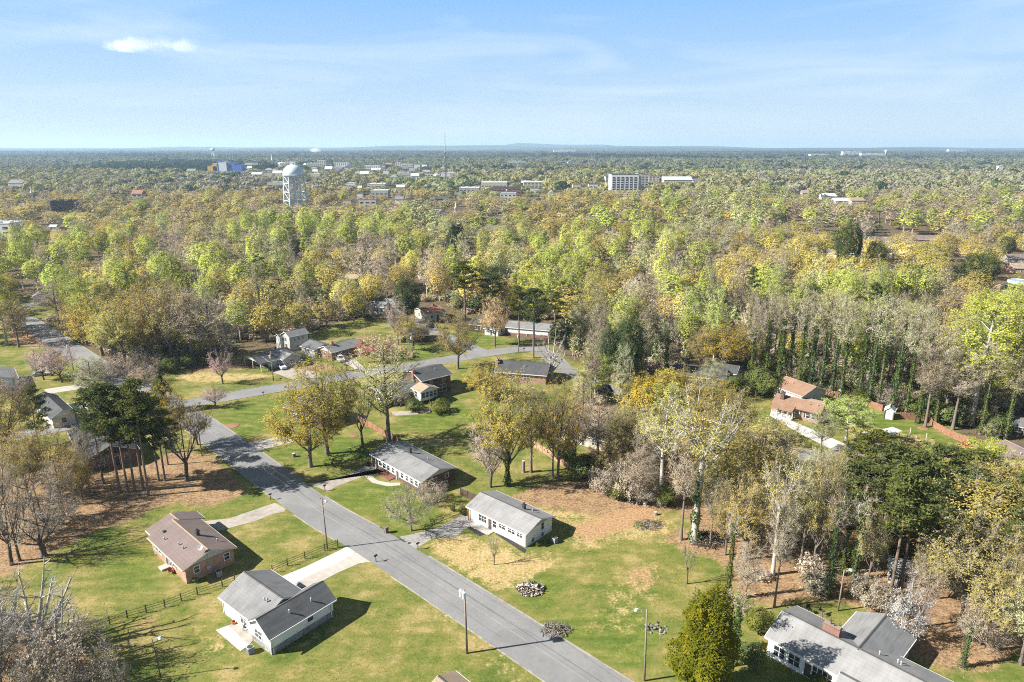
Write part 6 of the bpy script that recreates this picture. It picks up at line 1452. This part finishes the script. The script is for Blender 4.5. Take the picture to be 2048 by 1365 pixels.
d = t.n('ShaderNodeBsdfDiffuse'); tr = t.n('ShaderNodeBsdfTranslucent'); t.t.links.new(at.outputs[0], d.inputs[0]); t.t.links.new(at.outputs[0], tr.inputs[0]); t.out(t.n('ShaderNodeMixShader', {'Fac': .3, 1: d, 2: tr})); WOODMAT = m
woodland('woodland', [c for c in REST if c[2] < 500], 1, 'mixed spring woodland of budding and bare trees behind the houses')
woodland('woodland', [c for c in REST if c[2] >= 500], 2, 'spring woodland around the town and its towers')
# farther: lumpy crowns, a few faces each, out to the plain
def far_canopy(name, y0, y1, sp, faces, label, size=5.2):
    g = np.random.default_rng(int(y0)); n = int(.82*(y1*y1-y0*y0)/(sp*sp)); Y = np.sqrt(g.uniform(y0*y0, y1*y1, n)); X = g.uniform(-1, 1, n)*(.82*Y+20)
    keep = np.ones(n, bool)
    hmax = np.full(n, 99.0)
    for (bx_, by, w, d, row) in LANDFAR:
        inx = np.abs(X-bx_*Y/by) < w*Y/by+size; keep &= ~((Y < by+d+4) & (Y > by-8) & inx)
        fr = inx & (Y <= by) & (Y > by*.45); hmax = np.where(fr, np.minimum(hmax, CH-Y*math.tan(PITCH-math.atan((682.5-row)/CF))), hmax)
    keep &= hmax > 3.5; X, Y, hmax = X[keep], Y[keep], hmax[keep]; n = len(X)
    pal = {}; col = np.empty((n, 3)); dark = np.zeros(n, bool)
    # stands: broad patches of one kind, dark pine plantations among bare and budding hardwood
    def patch(sx, sy, ph): return np.sin(X/sx+ph)*np.cos(Y/sy+1.7*ph)+.6*np.sin(X/(sx*.37)+Y/(sy*.5)+ph)
    p1_, p2_ = patch(260, 420, .6), patch(170, 300, 2.1); r = g.uniform(0, 1, n)
    A = np.array
    lay = np.where(p1_+g.normal(0, .5, n) > .9, 0, np.where(p2_+g.normal(0, .5, n) > .6, 1, np.where(r < .5, 2, np.where(r < .8, 3, 4))))
    if y0 > 1500: lay = np.where(patch(500, 650, .3)+g.normal(0, .3, n) > 1.0, 5, lay)
    lay = np.where(r > .97, 5, lay)
    right = X/Y > .35; lay = np.where(right & (lay == 2) & (r < .42), 0, lay)
    C5 = A([(.30, .265, .205), (.25, .29, .10), (.325, .275, .075), (.29, .275, .105), (.26, .24, .15), (.05, .075, .035)])
    C5 = np.concatenate([C5[:5]*.62+A([[.25, .255, .18]])*.38, C5[5:]])  # hardwood palette greyed, some distance haze mixed into the colours
    col = C5[lay]*(np.array([.95, .95, .9]) if y0 < 1500 else np.array([.6, .65, .66]) if y0 < 2500 else np.array([.32, .38, .4]))*g.uniform(.82, 1.14, (n, 1))*(1+g.normal(0, .02, (n, 3)))  # farther bands darker and bluer: distance haze painted into the crowns
    R = size*g.uniform(.6, 1.35, n); H = np.minimum(g.uniform(9, 19, n)*np.where(lay == 5, 1.15, 1), hmax); R = np.minimum(R, H*.75)
    m_ = faces; d = rvec(g, n*m_).reshape(n, m_, 3); d[..., 2] = np.abs(d[..., 2])*1.0-.15
    c = np.stack([X, Y, H*.62], 1)[:, None, :]+d*np.stack([R, R, H*.40], 1)[:, None, :]*g.uniform(.75, 1.08, (n, m_, 1))
    s = (R*2.6/math.sqrt(m_))[:, None, None]
    u = rvec(g, n*m_).reshape(n, m_, 3); w = np.cross(u, d+g.normal(0, .5, d.shape)); w /= np.linalg.norm(w, axis=2, keepdims=True)+1e-9; u = np.cross(w, d); u /= np.linalg.norm(u, axis=2, keepdims=True)+1e-9
    T = np.stack([c-u*s*.6-w*s*.5, c+w*s*.75, c+u*s*.7-w*s*.4], 2).reshape(-1, 3, 3)
    cc = np.repeat(col, m_, 0)*g.uniform(.94, 1.06, (n*m_, 1)); print(name, len(T), 'tris')
    tag(link(name, np_mesh(name, [(T, 0, cc)], [WOODMAT])), label, kind='stuff')
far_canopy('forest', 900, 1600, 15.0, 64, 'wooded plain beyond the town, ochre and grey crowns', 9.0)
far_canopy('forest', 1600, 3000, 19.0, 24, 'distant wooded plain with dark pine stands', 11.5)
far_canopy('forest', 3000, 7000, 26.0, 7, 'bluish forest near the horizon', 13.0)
# the plain beyond and low hills on the skyline
def hills(name, D, amp, seed, x0, x1, width, base, col):
    g = random.Random(seed); mb = MB(); n = 90; rows = 7; pts = []
    ph = [g.uniform(0, 6.28) for _ in range(6)]
    for j in range(rows):
        r = []
        for i in range(n):
            x = x0+(x1-x0)*i/(n-1); f = math.sin(math.pi*j/(rows-1)); z = base+amp*(.5+.25*math.sin(x/1700+ph[0])+.16*math.sin(x/620+ph[1])+.09*math.sin(x/270+ph[2]))
            ed = min(1, 4*i/(n-1), 4*(1-i/(n-1))); r.append((x, D+width*(j/(rows-1)-.5), -3+(z+3)*f*ed))
        pts.append(r)
    for j in range(rows-1):
        for i in range(n-1): mb.face([pts[j][i], pts[j][i+1], pts[j+1][i+1], pts[j+1][i]])
    tag(mb.build(name, plain(name+'_forest', col, .95, .35, .004, .05), None, True), kind='structure')
hills('hills', 8600, 40, 2, -9000, 9000, 1800, 12, (.06, .075, .05)); hills('hills', 11500, 60, 3, -12000, 12000, 2400, 22, (.06, .075, .05)); hills('hills', 13800, 60, 9, -700, 2600, 1500, 74, (.06, .07, .06))

# low brush and saplings under the near woods, and rough tufts in the grass: nobody could count them
def undergrowth():
    g = random.Random(77); items = []; n = 0
    for _ in range(9000):
        Y = math.sqrt(g.uniform(84**2, 300**2)); X = g.uniform(-1, 1)*(.8*Y+10)
        if not inside(X, Y, WOODP) or inside(X, Y, CLEAR) or ((allroad-np.array([X, Y]))**2).sum(1).min() < 30 or blocked(X, Y, 2.5): continue
        if Y < 150 and g.random() < .72: continue
        k = g.choice('shhhbg' if Y > 150 else 'hhs'); h = g.uniform(1.2, 3.2) if k in 'sh' else g.uniform(5, 9); items.append((k, X, Y, h, g.uniform(2.4, 4.5)*(1 if k in 'sh' else .9))); n += 1
        if n > 2300: break
    woodland('undergrowth', [i for i in items if i[2] < 190], 1, 'low brush and saplings under the nearest trees')
    woodland('undergrowth', [i for i in items if i[2] >= 190], 2, 'tangled brush and saplings under the woods')
undergrowth()
def grass():
    g = np.random.default_rng(9); n = 150000; Y = np.sqrt(g.uniform(60**2, 150**2, n)); X = g.uniform(-1, 1, n)*(.8*Y+4)
    ok = np.ones(n, bool)
    bins = {}
    road = np.array([(q.x, q.y) for q in MAIN+CROSS+BEND])
    for i in range(0, n, 10000):
        s = slice(i, i+10000); P2 = np.stack([X[s], Y[s]], 1); rr = road[(road[:, 1] < 165)]
        d = ((P2[:, None, :]-rr[None])**2).sum(2).min(1); ok[s] &= d > 18.5
        ff = FOOTA[FOOTA[:, 1] < 165]; d = ((P2[:, None, :]-ff[None])**2).sum(2).min(1); ok[s] &= d > 1.7
    for o in COL.objects:
        if o.type == 'MESH' and o.name.startswith(('driveway', 'patio', 'path', 'flower_bed')):
            pl = [(v.co.x, v.co.y) for v in o.data.vertices][:len(o.data.polygons[0].vertices)]; ok &= ~inpoly(X, Y, pl)
    dens = .5+.5*np.sin(X*.21+1.3*np.sin(Y*.13))*np.cos(Y*.17+np.sin(X*.11)); ok &= g.uniform(0, 1, n) < .15+.85*dens**2
    X, Y = X[ok], Y[ok]; n = len(X); h = g.uniform(.03, .09, n); a = g.uniform(0, 6.283, n); w = g.uniform(.05, .11, n)
    dx, dy = np.cos(a)*w, np.sin(a)*w; lx, ly = g.normal(0, .06, n), g.normal(0, .06, n); z = np.zeros(n)
    T = np.stack([np.stack([X-dx, Y-dy, z-.02], 1), np.stack([X+dx, Y+dy, z-.02], 1), np.stack([X+lx, Y+ly, h], 1)], 1)
    c = np.where(g.uniform(0, 1, (n, 1)) < .55, np.array([[.20, .25, .045]]), np.array([[.36, .33, .11]]))*g.uniform(.8, 1.2, (n, 1)); print('grass', n)
    tag(link('grass', np_mesh('grass', [(T, 0, c)], [WOODMAT])), 'rough grass tufts over the lawns and the vacant lot', kind='stuff')
grass()
SKY_AIR, SKY_DUST, SKY_OZ, SKY_STR, SUN_STR, EXPO = 1.0, .3, 3.0, .03, 5.0, 1.45
ZENITH = [(0, (0.284, 0.337, 0.383)), (.06, (0.22, 0.299, 0.39)), (.19, (0.117, 0.235, 0.417)), (.30, (0.055, 0.095, 0.165)), (1, (0.028, 0.046, 0.08))]
HAZE, HAZE_COL, CIRRUS = 8.5e-5, (.54, .76, 1.0), (*(0.318, 0.364, 0.402), 1)
# ------------------------------------------------------------------ labels for the trees that have none of their own
LOOK = dict(O='ochre budding oak', Y='bright yellow budding oak', L='lime green poplar', n='round grey bare tree', o='ochre budding oak', y='bright yellow budding oak', l='lime green poplar', g='pale green budding tree', b='bare grey brown tree', k='pinkish bare tree', w='silvery bare tree', d='dark bare tree', r='redbud', p='tall pine', q='bushy pine', e='dark evergreen', c='dark cedar', m='magnolia', v='slender ivy clad tree', t='white limbed poplar', s='green shrub', h='grey twiggy shrub', i='ivy covered snag', f='white blossoming tree', a='orange tan tree')
GROUPN = dict(O='budding oaks', Y='yellow oaks', L='lime green poplars', o='budding oaks', y='yellow oaks', l='lime green poplars', g='pale budding trees', b='bare trees', k='pink flowering trees', w='silvery bare trees', d='dark bare trees', p='pines', q='pines', e='evergreens', v='ivy clad trees', i='ivy covered snags', s='shrubs', h='shrubs', t='white limbed poplars')
extra = [('silvery leaning tree', (75, 1310)), ('giant white limbed poplar', (1388, 1082)), ('big magnolia', (1408, 1395)), ('crossroads', (340, 820)), ('road bend', (110, 655)), ('pine clump', (270, 980)), ('street bend', (1190, 765)), ('red fence corner', (1862, 850)), ('gravel turning circle', (1710, 930)), ('vacant lot', (1230, 1200)), ('bend pole', (1260, 777)), ('lamp post', (991, 696)), ('rail fence end', (184, 1262)), ('pale board fence', (1130, 936)), ('verge pole', (147, 741)), ('fence end woodpile', (1936, 893))]
LMK = [(n, x, y) for n, x, y in LAND if y < 330]+[(n, P(*q).x, P(*q).y) for n, q in extra]
ORD = ['leftmost', 'second from left', 'third from left', 'fourth from left', 'fifth from left', 'sixth from left', 'seventh from left', 'eighth from left', 'ninth from left', 'tenth from left', 'eleventh from left', 'twelfth from left', 'thirteenth from left', 'fourteenth from left', 'fifteenth from left', 'sixteenth from left']
def phrase(t):
    best = min(LMK, key=lambda l: (l[1]-t['X'])**2+(l[2]-t['Y'])**2)
    dx, dy = t['X']-best[1], t['Y']-best[2]; d = math.hypot(dx, dy)
    if d < 9: rel = 'beside'
    elif abs(dx) > abs(dy)*1.2: rel = 'left of' if dx < 0 else 'right of'
    else: rel = 'behind' if dy > 0 else 'in front of'
    if d > 45: rel = 'far '+rel if rel == 'behind' else 'well '+rel
    return f"{LOOK[t['k']]} {rel} the {best[0]}"
byl = {}
for t in TREES:
    t['g'] = GROUPN.get(t['k'])
    if t['label']: t['o']['label'] = t['label']
    else: byl.setdefault(phrase(t), []).append(t)
for ph, ts in byl.items():
    if len(ts) == 1: ts[0]['o']['label'] = ph
    else:
        ts.sort(key=lambda t: PX(t['X'], t['Y'], t['h']*.6)[0])
        for i, t in enumerate(ts): t['o']['label'] = ('rightmost' if i == len(ts)-1 else ORD[i])+' '+ph if i in (0, len(ts)-1) else ph+', '+ORD[i]
for t in TREES:
    if t['g']: t['o']['group'] = t['g']
# ------------------------------------------------------------------ sky, sun, air, cloud, camera
sun_dir = Vector((-13.5, -2.7, 9.8)).normalized()
EL = math.asin(sun_dir.z); ROT = math.atan2(sun_dir.x, sun_dir.y)
w = bpy.data.worlds.new('World'); SC.world = w; w.use_nodes = True
t = w.node_tree; t.nodes.clear(); N = t.nodes.new
sky = N('ShaderNodeTexSky'); sky.sky_type = 'NISHITA'; sky.sun_disc = False; sky.sun_elevation = EL; sky.sun_rotation = ROT; sky.altitude = 200; sky.air_density = SKY_AIR; sky.dust_density = SKY_DUST; sky.ozone_density = SKY_OZ
tc = N('ShaderNodeTexCoord'); mp = N('ShaderNodeMapping'); mp.inputs['Scale'].default_value = (1.1, 1.1, 9.0); mp.inputs['Rotation'].default_value = (.03, .05, .4)
nz = N('ShaderNodeTexNoise'); nz.inputs['Scale'].default_value = 2.3; nz.inputs['Detail'].default_value = 6; nz.inputs['Distortion'].default_value = .8
rp = N('ShaderNodeValToRGB'); rp.color_ramp.elements[0].position = .46; rp.color_ramp.elements[0].color = (0, 0, 0, 1); rp.color_ramp.elements[1].position = .8; rp.color_ramp.elements[1].color = (.62, .62, .62, 1)
sx = N('ShaderNodeSeparateXYZ'); zr = N('ShaderNodeValToRGB')
while len(zr.color_ramp.elements) < len(ZENITH): zr.color_ramp.elements.new(.5)
for e_, (p_, c_) in zip(zr.color_ramp.elements, ZENITH): e_.position = p_; e_.color = (*c_, 1)
m1 = N('ShaderNodeMix'); m1.data_type = 'RGBA'; m1.inputs[0].default_value = .82
mx = N('ShaderNodeMix'); mx.data_type = 'RGBA'; mx.inputs[7].default_value = CIRRUS
sc_ = N('ShaderNodeVectorMath'); sc_.operation = 'SCALE'; sc_.inputs['Scale'].default_value = SKY_STR
bg = N('ShaderNodeBackground'); bg.inputs['Strength'].default_value = 1.0; out = N('ShaderNodeOutputWorld')
L_ = t.links.new; G_ = tc.outputs['Generated']; L_(G_, mp.inputs['Vector']); L_(mp.outputs[0], nz.inputs['Vector']); L_(nz.outputs[0], rp.inputs[0]); L_(G_, sx.inputs[0]); L_(sx.outputs[2], zr.inputs[0])
L_(sky.outputs[0], sc_.inputs[0]); L_(sc_.outputs[0], m1.inputs[6]); L_(zr.outputs[0], m1.inputs[7]); L_(rp.outputs[0], mx.inputs[0]); L_(m1.outputs[2], mx.inputs[6]); L_(mx.outputs[2], bg.inputs[0]); L_(bg.outputs[0], out.inputs[0])
ld = bpy.data.lights.new('sun', 'SUN'); ld.energy = SUN_STR; ld.angle = R_(.53); ld.color = (1.0, .955, .88)
lo = bpy.data.objects.new('sun', ld); COL.objects.link(lo); lo.location = (-300, -60, 220); lo.rotation_euler = sun_dir.to_track_quat('Z', 'Y').to_euler()
cd = bpy.data.cameras.new('camera'); cd.sensor_width = 36; cd.lens = CF/2048*36; cd.clip_end = 60000; cd.clip_start = .5
co = bpy.data.objects.new('camera', cd); COL.objects.link(co); co.location = (0, 0, CH); co.rotation_euler = (math.pi/2-PITCH, 0, 0); SC.camera = co
def volmat(name, dens, col=(1, 1, 1), noise=None, aniso=.3):
    m, t = newmat(name); v = t.n('ShaderNodeVolumePrincipled', {'Color': (*col, 1), 'Density': dens, 'Anisotropy': aniso})
    if noise:
        q = t.n('ShaderNodeTexCoord').outputs['Generated']; c = t.n('ShaderNodeVectorMath', {0: q, 1: (.5, .5, .32)}, operation='SUBTRACT'); c = t.n('ShaderNodeVectorMath', {0: c, 1: (2.1, 2.1, 2.6)}, operation='MULTIPLY')
        ln = t.n('ShaderNodeVectorMath', {0: c}, operation='LENGTH').outputs['Value']; nn = t.noise(t.obj(), noise, 4, .6)
        f = t.math('SUBTRACT', t.math('MULTIPLY', nn, 3.4), t.math('ADD', t.math('MULTIPLY', ln, 1.0), .65)); f = t.n('ShaderNodeMapRange', {'Value': f, 'From Min': .25, 'From Max': .8}).outputs[0]
        t.set(v, 'Density', t.math('MULTIPLY', f, dens))
    o = t.n('ShaderNodeOutputMaterial'); t.t.links.new(v.outputs[0], o.inputs['Volume']); return m
if HAZE > 0:
    mb = MB(); mb.bx(-16000, 16000, -700, 16800, -4.5, 175); tag(mb.build('haze', volmat('air', HAZE, HAZE_COL, None, .2)), 'thin bluish air over the plain', kind='stuff')
def puff(name, label, px, dist, wpx, hpx, dens, noise, kind='stuff'):
    el = math.tan(math.atan((682.5-px[1])/CF)-PITCH); zc = CH+dist*el; u = (px[0]-1024)/CF*(CP-el*SP_)/1.03; W_, H_ = wpx*dist/CF, hpx*dist/CF
    me = bpy.data.meshes.new(name); bm = __import__('bmesh').new(); __import__('bmesh').ops.create_icosphere(bm, subdivisions=3, radius=1); 
    for v in bm.verts: v.co = (v.co.x*W_/2, v.co.y*W_*.3, v.co.z*H_/2)
    bm.to_mesh(me); bm.free(); me.materials.append(volmat(name+'_vapour', dens, (1, 1, 1), noise, .0)); o = link(name, me, None, (u*dist*1.03, dist, zc)); return tag(o, label, 'cloud' if kind is None else None, kind=kind)
puff('cloud', 'small flat white cloud, the larger of two', (266, 85), 19000, 160, 36, .0010, .0016, None); puff('cloud', 'small white cloud puff right of the larger one', (370, 85), 19000, 78, 36, .0010, .002, None)
puff('smoke', 'white smoke plume rising near the horizon', (632, 298), 4200, 34, 14, .03, .02)
# ------------------------------------------------------------------ render settings
SC.render.engine = 'CYCLES'; SC.view_settings.view_transform = 'Standard'; SC.view_settings.look = 'None'; SC.view_settings.gamma = 1; SC.view_settings.exposure = EXPO
cy = SC.cycles; cy.filter_width = 1.05; cy.use_denoising = False; cy.max_bounces = 7; cy.diffuse_bounces = 4; cy.transparent_max_bounces = 4; cy.volume_bounces = 2; cy.transmission_bounces = 3; cy.use_adaptive_sampling = True; cy.adaptive_threshold = .01; cy.volume_max_steps = 256
SC.render.resolution_x = 1024; SC.render.resolution_y = 682
